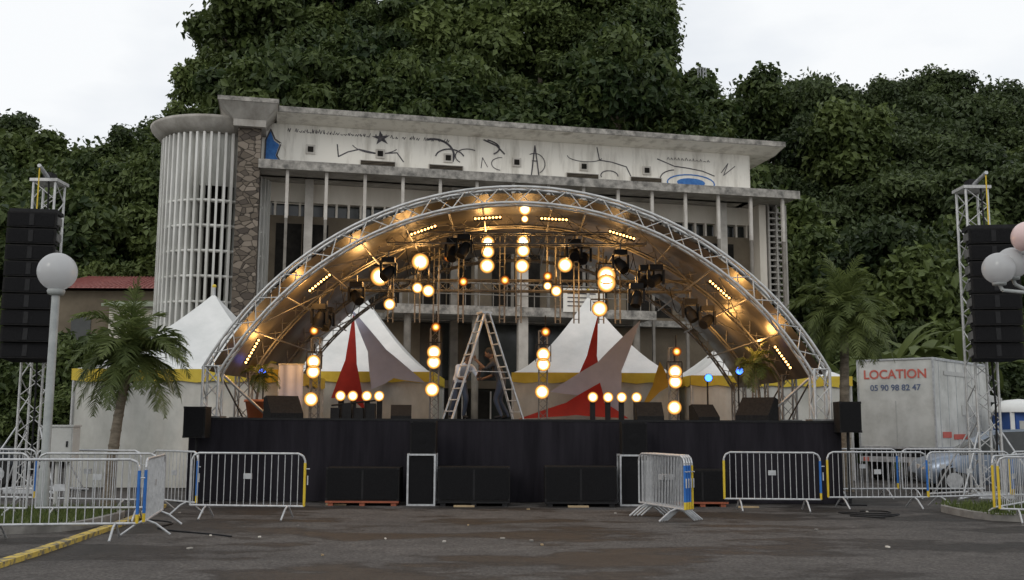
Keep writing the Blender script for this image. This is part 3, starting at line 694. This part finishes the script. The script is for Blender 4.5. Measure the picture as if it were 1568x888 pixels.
# ---- line array towers
def linetower(x,y,h,arx,ary,ztop,n,yaw):
    t=MB(); t.truss((0,0,.1),(0,0,h),.5,ALU,up=(0,1,0),r=.03,rl=.014,step=.42)
    t.box(-.4,.4,-.4,.4,0,.08,GALV)
    for s in(-1,1):
        t.tube((s*.3,-.3,.1),(s*1.0,-.8,.02),.03,GALV); t.tube((s*.3,.3,.1),(s*1.0,.8,.02),.03,GALV)
        t.tube((s*.9,-.75,.05),(s*.2,-.2,1.6),.02,GALV); t.tube((s*.9,.75,.05),(s*.2,.2,1.6),.02,GALV)
    t.box(-.32,.32,-.32,.32,h,h+.07,ALU); t.tube((0,0,h+.1),(arx*1.05,ary*1.05,h+.22),.045,GALV); t.box(-.1,.1,-.15,.15,h+.07,h+.25,BLK)
    t.tube((arx,ary,h+.2),(arx,ary,ztop+.1),.015,YEL)
    t.path([(.1,-.25,h),(.16,-.29,h*.75),(.1,-.28,h*.5),(.14,-.3,h*.3),(.12,-.27,.3)],.022,BLK)
    t.build('truss_tower',(x,y,0),yaw)
    a=MB(); z=0; ang=0; yy=0
    a.box(-.5,.5,-.25,.3,0,.08,BLK)
    for i in range(n):
        ang=R(max(0,(i-2)*1.6)); M=Matrix.Translation((0,yy,z))@Matrix.Rotation(-ang,4,'X')
        hh=.34; vs=[M@Vector(p) for p in ((-.52,-.28,0),(.52,-.28,0),(.42,.3,-.03),(-.42,.3,-.03),(-.52,-.28,-hh),(.52,-.28,-hh),(.42,.3,-hh+.03),(-.42,.3,-hh+.03))]
        a.add(vs,[(0,1,2,3),(7,6,5,4),(0,4,5,1),(1,5,6,2),(2,6,7,3),(3,7,4,0)],BLKCAB)
        a.box(-.47,.47,-.292,-.282,-hh+.03,-.03,GRILLE,M); a.box(-.05,.05,-.3,-.292,-hh+.04,-.04,BLK,M)
        for s in (-.53,.5): a.box(s,s+.03,-.2,.1,-hh*.75,-hh*.25,ALUD,M)
        z-= (hh+.03)*math.cos(ang); yy+=(hh+.03)*math.sin(ang)*.9
    return a.build('line_array_speaker',(x+arx*math.cos(yaw)-ary*math.sin(yaw),y+ary*math.cos(yaw)+arx*math.sin(yaw),ztop),yaw+R(8 if x<0 else -8))
linetower(-10.85,23.2,7.1,.15,-.85,6.2,9,0)
linetower(10.75,23.2,7.05,-.05,-.85,5.95,8,0)

# ---- street lamps
b=MB(); b.tube((0,0,0),(0,0,.8),.10,POSTM,.09,12); b.tube((0,0,.8),(0,0,3.75),.075,POSTM,.068,12); b.lathe([(.068,3.75),(.13,3.77),(.15,3.83),(.13,3.88),(.0,3.88)],(0,0,0),POSTM,18)
b.sphere((0,0,4.17),.33,GLOBE,28,18); b.lathe([(.0,0),(.2,0),(.2,.04),(.1,.08)],(0,0,0),POSTM,14)
b.build('street_lamp',(-7.9,17.4,0))
b=MB(); b.tube((0,0,0),(0,0,3.7),.09,POSTM,.075,12)
for gx,gy,gz_ in ((-.92,-.1,4.08),(-.6,.1,4.2),(-.5,-.25,4.56),(.5,0,4.1),(.1,.3,4.6)):
    b.sphere((gx,gy,gz_),.25,GLOBE if gx!=-.5 else PINK,26,16); b.lathe([(.0,-.27),(.1,-.27),(.11,-.22),(.08,-.2)],(gx,gy,gz_),POSTM,12)
    b.path([(0,0,3.65),(gx*.5,gy*.5,3.7),(gx*.95,gy,gz_-.35),(gx,gy,gz_-.26)],.03,POSTM,8)
b.build('street_lamp',(8.65,16.0,0))

# ---- palm trees
def palm(name,x,y,h,lean,fl,nf,seed,pot=False,tr=.11,z0=0):
    rs=random.Random(seed); b=MB(); tip=Vector((lean[0],lean[1],h))
    pts=[Vector((lean[0]*t*t,lean[1]*t*t,h*t)) for t in [i/10 for i in range(11)]]
    for i in range(10):
        rr=tr*(1.25-.5*i/10) if i else tr*1.6; b.tube(pts[i],pts[i+1],rr,PALMT,tr*(1.25-.5*(i+1)/10),10)
        b.tube(pts[i+1]-Vector((0,0,.02)),pts[i+1]+Vector((0,0,.02)),tr*(1.3-.5*i/10),PALMT,n=10)
    if pot:
        b.lathe([(0,0),(.16,0),(.23,.36),(.26,.36),(.26,.42),(.0,.40)],(0,0,0),ORANGE,16)
    P=[];F=[];T=[]
    for k in range(nf):
        az=k*2.399+rs.uniform(-.3,.3); f=k/nf; el=R(82-105*f+rs.uniform(-12,12)); L_=fl*rs.uniform(.75,1.15)
        p=tip.copy(); d=Vector((math.cos(az)*math.cos(el),math.sin(az)*math.cos(el),math.sin(el))); n=16; rach=[p.copy()]; dirs=[d.copy()]
        tw=rs.uniform(-.05,.05); gv=rs.uniform(.05,.09)
        for i in range(n):
            d=(d+Vector((tw*d.y,-tw*d.x,-gv-.010*i))).normalized(); p=p+d*L_/n; rach.append(p.copy()); dirs.append(d.copy())
        b.path(rach,.014,PALML,4,.004)
        tb=rs.uniform(.1,.9)
        for i in range(2,n+1):
            for sub in (0,.33,.66):
                q=rach[i-1].lerp(rach[i],sub); d=dirs[i]; sd=d.cross(Vector((0,0,1)))
                if sd.length<.05: sd=Vector((1,0,0))
                sd.normalize(); ll=(fl*.27*math.sin(math.pi*min(1,(i/n)*.85+.12))+.04)*rs.uniform(.7,1.15)
                for s in(-1,1):
                    dd=(sd*s*.85+d*.75+Vector((0,0,rs.uniform(-.4,.35)))).normalized(); w=d*.009*(fl/1.2)
                    mid=q+dd*ll*.55; e=q+dd*ll+Vector((0,0,-.18*ll))
                    o=len(P); P+= [q-w,q+w,mid+w*1.1,e,mid-w*1.1]; F.append((o,o+1,o+2,o+3,o+4)); T+=[tb*.7+rs.uniform(0,.3)]*5
    nb=len(b.v); b.add(P,F,PALML); o=b.build(name,(x,y,z0))
    at=o.data.attributes.new('tint','FLOAT','POINT'); at.data.foreach_set('value',[.3]*nb+T); return o
palm('palm_tree',-7.65,19.6,2.85,(.25,.1),1.45,50,1,tr=.095)
palm('palm_tree',8.15,25.0,4.25,(.12,0),1.65,60,2,tr=.12)
palm('potted_palm',5.6,22.9,1.25,(-.1,0),.7,16,3,pot=True,tr=.035,z0=DZ)
palm('potted_palm',-5.75,22.9,.95,(.1,0),.55,12,4,pot=True,tr=.03,z0=DZ)
def banana(x,y,h,seed):
    rs=random.Random(seed); b=MB(); b.tube((0,0,0),(0,0,h*.55),.14,PALML,.1,8)
    for k in range(9):
        az=k*2.4; el=R(rs.uniform(40,80)); p=Vector((0,0,h*.5)); d=Vector((math.cos(az)*math.cos(el),math.sin(az)*math.cos(el),math.sin(el))); n=9; L_=h*.42*rs.uniform(.8,1.2)
        sd=d.cross(Vector((0,0,1))).normalized(); vs=[]
        for i in range(n+1):
            w=.26*math.sin(math.pi*(i/n*.9+.06)); vs+=[p-sd*w+Vector((0,0,-w*.3)),p,p+sd*w+Vector((0,0,-w*.3))]; d=(d+Vector((0,0,-.2))).normalized(); p=p+d*L_/n
        b.add(vs,[(3*i+a,3*i+a+1,3*i+a+4,3*i+a+3) for i in range(n) for a in(0,1)],PALML,True)
    o=b.build('banana_plant',(x,y,0)); at=o.data.attributes.new('tint','FLOAT','POINT'); at.data.foreach_set('value',[.5]*len(o.data.vertices))
for i,(x,y,h) in enumerate(((14.3,38,6.6),(15.6,38.6,7.2),(17,38,6.8),(18.4,39.5,7.2),(13,39.5,6.2))): banana(x,y,h,i)

# ---- barriers
def barrier(x0,y0,x1,y1,c0=BLUE,c1=YEL,name='crowd_control_barrier'):
    L_=math.hypot(x1-x0,y1-y0); yaw=math.atan2(y1-y0,x1-x0); b=MB(); z0,z1=.22,1.08; r=.018; q=.12
    fr=[(q*0,0,z0),(0,0,z1-q),(.035,0,z1-.04),(q,0,z1),(L_-q,0,z1),(L_-.035,0,z1-.04),(L_,0,z1-q),(L_,0,z0),(0,0,z0)]
    b.path(fr,r,GALV,8)
    n=int(L_/.108)
    for i in range(1,n): b.tube((L_*i/n,0,z0),(L_*i/n,0,z1),.0075,GALV,n=5,cap=False)
    for x in (.28,L_-.28):
        for s in (-1,1): b.path([(x,0,z0+.0),(x,s*.13,z0-.05),(x,s*.33,.02)],.017,GALV,6)
    for x,c in ((0,c0),(L_,c1)):
        if c: b.tube((x,0,z0+.12),(x,0,z1-.15),.0225,c,n=8); b.tube((x,0,z0),(x,0,z0+.25),.0215,YEL,n=8)
    b.box(L_*.5-.07,L_*.5+.07,-.012,.012,z1-.42,z1-.33,GALV)
    b.tube((L_+.05,0,z0+.35),(L_+.05,0,z0+.5),.012,GALV); b.tube((L_,0,z1-.25),(L_+.08,0,z1-.25),.01,GALV)
    o=b.build(name,(x0,y0,0),yaw)
B=barrier
B(-7.1,13.75,-5.1,14.1,BLUE,BLUE); B(-5.08,14.3,-5.5,16.3,BLUE,None)
B(-5.35,17.2,-3.42,17.05,None,YEL)
B(-8.6,18.6,-6.6,18.3,BLUE,None); B(-6.5,18.6,-5.4,17.7,None,BLUE); B(-10.6,18.9,-8.65,18.7,None,None)
B(-9.2,14.8,-7.25,14.3,BLUE,YEL); B(-7.6,16.5,-5.75,16.7,None,YEL); B(-9.6,16.6,-7.7,16.4,None,None)
for i in range(4): B(2.28+.07*i,18.3+.02*i,2.83+.05*i,16.75+.06*i,None,YEL if i==3 else BLUE)
B(4.0,19.3,5.78,19.2,YEL,BLUE); B(6.1,19.8,8.1,20.0,YEL,BLUE); B(8.15,20.1,10.1,20.8,YEL,YEL)
B(10.15,20.8,11.9,21.6,BLUE,YEL); B(8.2,17.3,10.1,16.7,YEL,BLUE); B(8.6,22.6,10.5,22.8,None,None); B(6.9,22.4,8.5,22.6,None,BLUE); B(8.25,17.6,9.8,19.3,YEL,None)

# ---- electrical cabinet, kerb, islands
b=MB(); b.box(-.2,.2,-.15,.15,.9,1.5,GREYBOX); b.box(-.18,.18,-.165,-.152,.93,1.47,GREYBOX); b.box(.1,.13,-.18,-.165,1.15,1.25,BLK); b.box(-.22,.22,-.18,.17,1.5,1.53,GREYBOX); b.tube((-.1,0,0),(-.1,0,.9),.04,GREYBOX); b.tube((.1,0,0),(.1,0,.9),.04,GREYBOX)
b.build('electrical_cabinet',(-7.85,18.0,0))
KERBY=mat('worn_yellow_kerb_paint',(.17,.15,.10),(.52,.38,.08),7,.85,lo=.44,hi=.53,bump=.3)
KERBG=mat('kerb_concrete',(.16,.15,.14),(.26,.25,.23),3,.9,bump=.3)
def strip(pts,w,h,m,name):
    b=MB(); P=[Vector((p[0],p[1],0)) for p in pts]; L_=[];Rr=[]
    for i,p in enumerate(P):
        d=(P[min(i+1,len(P)-1)]-P[max(i-1,0)]).normalized(); n=Vector((-d.y,d.x,0)); L_.append(p+n*w/2);Rr.append(p-n*w/2)
    k=len(P); z=Vector((0,0,h)); vs=L_+[q+z for q in L_]+[q+z for q in Rr]+Rr
    b.add(vs,[(i+a*k,i+1+a*k,i+1+(a+1)*k,i+(a+1)*k) for a in range(3) for i in range(k-1)]+[(0,k,2*k,3*k),(k-1,4*k-1,3*k-1,2*k-1)],m); return b.build(name)
kp=[(-5.2,7.5),(-5.45,9.5),(-5.62,10.9),(-5.72,12.5),(-5.86,14.1),(-6.05,16),(-6.3,18),(-6.65,19.9)]
kk=[]
for i in range(len(kp)-1):
    for t in (0,.25,.5,.75): kk.append((kp[i][0]+(kp[i+1][0]-kp[i][0])*t,kp[i][1]+(kp[i+1][1]-kp[i][1])*t))
strip(kk,.15,.06,KERBY,'yellow_kerb')
def island(name,x0,x1,y0,y1,seed,n=2600):
    rs=random.Random(seed); b=MB(); c=((x0+x1)/2,(y0+y1)/2); pts=[]
    for i in range(28):
        a=2*math.pi*i/28; ca,sa=math.cos(a),math.sin(a); k=(abs(ca)**4+abs(sa)**4)**-.25
        pts.append((c[0]+(x1-x0)/2*ca*k,c[1]+(y1-y0)/2*sa*k))
    m=28; b.add([(p[0],p[1],0) for p in pts]+[(p[0],p[1],.12) for p in pts]+[(c[0]+(p[0]-c[0])*.95,c[1]+(p[1]-c[1])*.9,.12) for p in pts],[(i,(i+1)%m,(i+1)%m+m,i+m) for i in range(m)]+[(i+m,(i+1)%m+m,(i+1)%m+2*m,i+2*m) for i in range(m)],KERBG)
    b.add([(c[0]+(p[0]-c[0])*.95,c[1]+(p[1]-c[1])*.9,.11) for p in pts],[tuple(range(m))],GRASSM)
    nb=len(b.v); P=[];F=[];T=[]
    for i in range(n):
        x=rs.uniform(x0+.12,x1-.12); y=rs.uniform(y0+.12,y1-.12); a=rs.uniform(0,6.28); h=rs.uniform(.03,.14); w=.012; l=rs.uniform(-.05,.05)
        o=len(P); P+=[(x-w*math.cos(a),y-w*math.sin(a),.11),(x+w*math.cos(a),y+w*math.sin(a),.11),(x+l,y+l*.5,.11+h)]; F.append((o,o+1,o+2)); t=rs.random()*.7; T+=[t]*3
    b.add(P,F,PALML); o=b.build(name); at=o.data.attributes.new('tint','FLOAT','POINT'); at.data.foreach_set('value',[.3]*nb+T)
island('grass_verge',-10.6,-6.35,14.6,17.9,1,4500); island('grass_verge',8.0,12.5,17.2,20.0,2,3500)
b=MB()
for i in range(20):
    x=random.uniform(-6,9); y=random.uniform(11,19.6); a=random.random()*3; s=random.uniform(.015,.04)
    M=Matrix.Translation((x,y,.012))@Matrix.Rotation(a,4,'Z'); b.box(-s,s,-s*.6,s*.6,-.008,.01,random.choice((CONC,CONC,WOODY,CREAM,KERBG)),M)
for x,y in ((-3.4,20.1),(-.9,19.85),(1.3,19.9),(4.6,20.0)): b.box(x-.2,x+.2,y-.05,y+.05,.0,.03,WOODY)
b.build('ground_litter')
b=MB(); pts=[(6.5+.5*math.sin(i*.5),19.2-.05*i+.2*math.sin(i*.9),.012) for i in range(26)]; b.path(pts,.012,BLK,5)
pts=[(-6.9-.3*math.sin(i*.4)+.1*i,18-.13*i,.012) for i in range(28)]; b.path(pts,.012,BLK,5); b.build('power_cables')

# ---- box truck
tr=empty('box_truck',(11.1,29.4,0),R(-42))
b=MB()
b.box(-1.1,1.1,0,4.6,.95,3.5,TRUCKW)
for x in (-1.12,1.07):
    b.box(x,x+.05,-.03,.02,.93,3.52,GALV)
b.box(-1.07,1.07,-.03,-.003,3.47,3.52,GALV); b.box(-1.07,1.07,-.03,-.003,.93,1.0,GALV); b.box(1.1,1.125,.02,4.6,3.45,3.52,GALV); b.box(1.1,1.125,.02,4.6,.93,1.0,GALV)
b.box(-.012,.012,-.012,-.003,1.0,2.3,GREYBOX)
for k in range(6): b.box(1.101,1.11,.7*k+.4,.7*k+.43,1.0,3.45,GALV)
b.box(1.112,1.12,.5,1.2,1.25,1.42,TRUCKR); b.box(1.112,1.12,1.4,2.6,1.2,1.35,TRUCKR); b.box(1.112,1.12,.8,3.4,3.05,3.17,GREYBOX); b.box(1.112,1.12,2.2,4.0,1.9,2.2,GREYBOX)
b.box(-1.05,1.05,.1,6.6,.6,.9,BLK); b.box(-1.1,1.1,-.08,.05,.55,.7,GALV)
for s in(-1,1): b.box(s*.9-.08,s*.9+.08,-.1,-.081,.57,.68,TRUCKR)
b.build('cargo_box',parent=tr)
b=MB()
pr=[(4.75,.6),(6.6,.6),(6.65,1.5),(6.3,2.5),(4.75,2.6)]; n=5
b.add([(-1.05,*p) for p in pr]+[(1.05,*p) for p in pr],[(i,i+n,(i+1)%n+n,(i+1)%n) for i in range(n)]+[tuple(range(n)),tuple(range(n,2*n))[::-1]],TRUCKW)
b.add([(-.95,6.64,1.6),(.95,6.64,1.6),(.9,6.35,2.42),(-.9,6.35,2.42)],[(0,1,2,3)],GLASS)
for s in(-1.056,1.056): b.add([(s,5.1,1.6),(s,6.35,1.6),(s,6.15,2.35),(s,5.1,2.35)],[(0,1,2,3)],GLASS)
b.build('cab',parent=tr)
b=MB()
for y in (1.0,5.6):
    for s in(-1,1): b.tube((s*.8,y,.45),(s*1.08,y,.45),.45,RUB,n=20); b.tube((s*1.08,y,.45),(s*1.1,y,.45),.25,GALV,n=14)
b.build('wheels',parent=tr)
for i,(txt,sz,z) in enumerate((('LOCATION',.36,2.95),('05 90 98 82 47',.24,2.6))):
    c=bpy.data.curves.new('lettering','FONT'); c.body=txt; c.size=sz; c.align_x='CENTER'; c.extrude=.004; c.offset=.008 if i==0 else .004; c.materials.append(TRUCKR if i==0 else TRUCKB)
    o=bpy.data.objects.new('lettering',c); o.location=(0,-.01,z); o.rotation_euler=(R(90),0,0); COL.objects.link(o); o.parent=tr

# ---- cars
def car(name,x,y,yaw,paint,van=False):
    b=MB(); H=1.5 if not van else 1.85
    S=[(-2.05,.45,.75,.78,.70,.74,.68),(-1.98,.28,.9,.95,.8,.84,.7),(-1.75,.22,1.0,1.12,.84,.88,.66),(-1.2,.22,.98,H-.05,.85,.9,.6),(-.5,.22,.95,H,.85,.9,.62),(.2,.22,.93,H-.03,.85,.9,.62),(.75,.22,.92,H-.3,.85,.9,.66),(1.15,.22,.9,.96,.85,.89,.72),(1.6,.22,.82,.88,.84,.86,.7),(1.95,.26,.68,.74,.78,.8,.66),(2.08,.42,.55,.58,.66,.68,.6)]
    sec=[]
    for (xs_,zl,zb,zt,wl,wb,wt) in S:
        zm=(zl+zb)/2; sec.append([(xs_,-wl,zl),(xs_,-wb-.02,zm),(xs_,-wb,zb),(xs_,-wt,zt-.02),(xs_,-wt*.6,zt+.02),(xs_,wt*.6,zt+.02),(xs_,wt,zt-.02),(xs_,wb,zb),(xs_,wb+.02,zm),(xs_,wl,zl)])
    n=10
    vs=[p for s in sec for p in s]
    F=[];G=[]
    for i in range(len(S)-1):
        for j in range(n):
            f=(i*n+j,i*n+(j+1)%n,(i+1)*n+(j+1)%n,(i+1)*n+j)
            cab=(j in(2,6) and 2<=i<=6); scr=(j in(3,4,5) and i in (6,2))
            (G if cab or scr else F).append(f)
    F.append(tuple(range(n))[::-1]); F.append(tuple((len(S)-1)*n+j for j in range(n)))
    b.add(vs,F,paint,True); b.add(vs,G,GLASS,True)
    for px in (-.55,.3): 
        for s in(-1,1): b.tube((px,s*.905,.95),(px-.02,s*.64,H-.04),.025,paint)
    for wx in(-1.3,1.3):
        for s in(-1,1): b.tube((wx,s*.68,.31),(wx,s*.9,.31),.31,RUB,n=20); b.tube((wx,s*.9,.31),(wx,s*.915,.31),.19,GALV,n=12); b.tube((wx,s*.6,.33),(wx,s*.89,.33),.36,BLK,n=18)
    for s in(-1,1):
        b.cbox((2.0,s*.55,.62),(.12,.26,.12),COLM); b.cbox((-2.0,s*.62,.85),(.1,.16,.2),TRUCKR); b.cbox((.8,s*.98,1.0),(.14,.12,.1),paint)
    b.cbox((2.07,0,.4),(.06,.9,.12),BLK); b.build(name,(x,y,0),yaw)
car('parked_car',11.9,24.8,R(168),CARS); car('parked_car',-14.0,25.5,R(15),CARD,True)
for x in (15.2,16.5):
    b=MB(); b.box(-.55,.55,-.55,.55,.1,2.0,PLBLUE)
    b.lathe([(.82,2.0),(.82,2.1),(.7,2.25),(.4,2.36),(0,2.4)],(0,0,0),WHITEPVC,4*6)
    b.box(-.4,.4,-.575,-.553,.2,1.9,PLBLUE); b.box(-.3,.3,-.58,-.576,1.5,1.75,GREYBOX)
    for s in(-.5,.5): b.box(s-.06,s+.06,-.59,-.552,.1,2.0,WHITEPVC)
    b.box(-.6,.6,-.6,.6,0,.1,BLK); b.build('portable_toilet',(x,30.5,0))

# ------------------------------------------------------------ people
SKIN=mat('skin_brown',(.13,.07,.045),(.17,.095,.06),8,.55); HAIR=mat('hair_black',(.01,.009,.008),(.02,.018,.016),30,.8)
SHL=mat('shirt_light',(.46,.49,.56),(.54,.57,.64),4,.85); PND=mat('trousers_dark',(.03,.04,.065),(.05,.06,.085),4,.85); SHD=mat('shirt_dark',(.03,.03,.034),(.05,.05,.055),4,.85)
def person(name,J,loc,yaw,shirt,pants):
    e=empty(name,loc,yaw)
    names=[k for k in J if k not in('head','face')]; me=bpy.data.meshes.new('b'); idx={n:i for i,n in enumerate(names)}
    bones=[('pelvis','waist','s'),('waist','chest','s'),('chest','neck','s'),('neck','headb','k')]
    for s in 'lr': bones+=[('chest','sh'+s,'s'),('sh'+s,'el'+s,'s2'),('el'+s,'wr'+s,'k'),('wr'+s,'hd'+s,'k'),('pelvis','hip'+s,'p'),('hip'+s,'kn'+s,'p'),('kn'+s,'an'+s,'p'),('an'+s,'toe'+s,'f')]
    rad={'pelvis':.13,'waist':.125,'chest':.15,'neck':.06,'headb':.055}
    for s in 'lr': rad.update({'sh'+s:.07,'el'+s:.045,'wr'+s:.03,'hd'+s:.035,'hip'+s:.1,'kn'+s:.065,'an'+s:.045,'toe'+s:.035})
    me.from_pydata([J[n] for n in names],[(idx[a],idx[c]) for a,c,_ in bones],[])
    o=bpy.data.objects.new('tmp',me); COL.objects.link(o); sk=o.modifiers.new('s','SKIN'); o.modifiers.new('u','SUBSURF').levels=2
    for i,n in enumerate(names): me.skin_vertices[0].data[i].radius=(rad[n],rad[n]); me.skin_vertices[0].data[i].use_root=(n=='pelvis')
    dg=bpy.context.evaluated_depsgraph_get(); dg.update(); nm=bpy.data.meshes.new_from_object(o.evaluated_get(dg)); bpy.data.objects.remove(o)
    nm.materials.clear()
    for q in(shirt,pants,SKIN,BLK): nm.materials.append(q)
    mi={'s':0,'s2':0,'p':1,'k':2,'f':3}; pv=Vector(J['pelvis']); ax=(Vector(J['waist'])-pv).normalized()
    for p in nm.polygons:
        p.use_smooth=True; best=9;c=p.center;kk_='s'
        for a,d,k in bones:
            A=Vector(J[a]);D=Vector(J[d]); t=max(0,min(1,(c-A).dot(D-A)/(D-A).length_squared)); dd=(c-A.lerp(D,t)).length-min(rad[a],rad[d])*.6
            if dd<best: best=dd;kk_=k
        if kk_ in('s','p'): kk_='p' if (c-pv).dot(ax)<.03 else 's'
        p.material_index=mi[kk_]
    ob=bpy.data.objects.new('body',nm); COL.objects.link(ob); ob.parent=e
    b=MB(); H=Vector(J['head']); fwd=Vector(J['face']).normalized(); side=fwd.cross(Vector((0,0,1))).normalized(); up=side.cross(fwd)
    b.sphere((0,0,0),.1,SKIN,16,12,(.86,1.0,1.22)); b.sphere((0,-.018,.028),.104,HAIR,16,10,(.9,.98,1.1))
    b.sphere((0,.1,-.01),.018,SKIN,8,6,(.8,1.1,1.4))
    for s in(-1,1): b.sphere((s*.033,.09,.015),.012,BLK,8,6); b.sphere((s*.086,0,-.005),.022,SKIN,8,6,(.4,.8,1.2))
    b.box(-.022,.022,.093,.099,-.052,-.045,TRUCKR)
    M=Matrix((( side.x,fwd.x,up.x),(side.y,fwd.y,up.y),(side.z,fwd.z,up.z))).to_4x4(); M.translation=H
    b.v=[tuple(M@Vector(p)) for p in b.v]; b.build('head',parent=e)
    b=MB()
    for s in 'lr':
        w=Vector(J['wr'+s]);h=Vector(J['hd'+s]); d=(h-w).normalized(); sd=d.orthogonal().normalized(); nn=d.cross(sd)
        for i in range(4):
            r=h+d*.01+sd*(-.027+.018*i); l=(.065,.075,.07,.055)[i]; b.path([r,r+d*l*.5+nn*.008,r+d*l*.75+nn*.03,r+d*l*.8+nn*.05],.0088,SKIN,6,.007)
        r=w+d*.035+sd*.03; b.path([r,r+sd*.025+d*.02,r+sd*.03+d*.05+nn*.02],.0095,SKIN,6,.008)
    b.build('hands',parent=e)
J1={'pelvis':(0,0,.88),'waist':(.07,0,1.0),'chest':(.28,0,1.16),'neck':(.41,0,1.27),'headb':(.46,0,1.32),'head':(.51,0,1.39),'face':(1,0,-.45),
 'shl':(.32,.19,1.19),'ell':(.47,.24,.97),'wrl':(.68,.18,1.08),'hdl':(.75,.16,1.12),'shr':(.32,-.19,1.19),'elr':(.45,-.25,.93),'wrr':(.66,-.2,.9),'hdr':(.73,-.18,.92),
 'hipl':(0,.1,.84),'knl':(.14,.13,.46),'anl':(-.02,.14,.08),'toel':(.16,.16,.04),'hipr':(0,-.1,.84),'knr':(.08,-.14,.45),'anr':(-.14,-.15,.08),'toer':(.04,-.17,.04)}
J2=dict(J1); J2.update({'chest':(.16,0,1.25),'waist':(.05,0,1.02),'neck':(.25,0,1.4),'headb':(.28,0,1.46),'head':(.31,0,1.54),'shl':(.18,.19,1.31),'shr':(.18,-.19,1.31),'ell':(.36,.25,1.16),'wrl':(.55,.2,1.34),'hdl':(.6,.18,1.4),'elr':(.26,-.28,1.04),'wrr':(.48,-.22,.96),'hdr':(.55,-.2,.94)})
person('stagehand_person',J1,(-1.22,23.5,DZ),R(-60),SHL,PND)
person('stagehand_person',J2,(-.22,23.7,DZ),R(172),SHD,PND)

# ------------------------------------------------------------ sky and sun
w=bpy.data.worlds.new('World'); scn.world=w; w.use_nodes=True; nt=w.node_tree; N=nt.nodes; L=nt.links
bg=N['Background']; sky=N.new('ShaderNodeTexSky'); sky.sky_type='NISHITA'; sky.sun_disc=False; sky.sun_elevation=R(32); sky.sun_rotation=R(215)
tc=N.new('ShaderNodeTexCoord'); mp=N.new('ShaderNodeMapping'); mp.inputs['Scale'].default_value=(1,1,2.6); L.new(tc.outputs['Generated'],mp.inputs[0])
ns=N.new('ShaderNodeTexNoise'); ns.inputs['Scale'].default_value=2.8; ns.inputs['Detail'].default_value=6; ns.inputs['Roughness'].default_value=.5; L.new(mp.outputs[0],ns.inputs['Vector'])
rp=N.new('ShaderNodeValToRGB'); rp.color_ramp.elements[0].position=.38; rp.color_ramp.elements[1].position=.56; rp.color_ramp.elements[0].color=(.78,.78,.78,1); L.new(ns.outputs['Fac'],rp.inputs[0])
mx=N.new('ShaderNodeMix'); mx.data_type='RGBA'; L.new(rp.outputs[0],mx.inputs[0]); L.new(sky.outputs[0],mx.inputs[6]); mx.inputs[7].default_value=(9.0,9.2,9.4,1)
L.new(mx.outputs[2],bg.inputs[0]); bg.inputs[1].default_value=.106
sl=bpy.data.lights.new('sun','SUN'); sl.energy=.5; sl.angle=R(20); sl.color=(1,.94,.85)
so=bpy.data.objects.new('sun',sl); so.rotation_euler=(R(58),0,R(-35)); COL.objects.link(so)

# ------------------------------------------------------------ camera
cam=bpy.data.cameras.new('camera'); cam.lens=36*1550/1568; cam.sensor_width=36; cam.clip_end=2000
co=bpy.data.objects.new('camera',cam); COL.objects.link(co)
M=Euler((R(97.5),0,0)).to_matrix().to_4x4()@Matrix.Rotation(R(.3),4,'Z'); M.translation=(0,0,1.6); co.matrix_world=M
scn.camera=co
scn.view_settings.view_transform='Standard'; scn.view_settings.look='None'; scn.view_settings.exposure=0
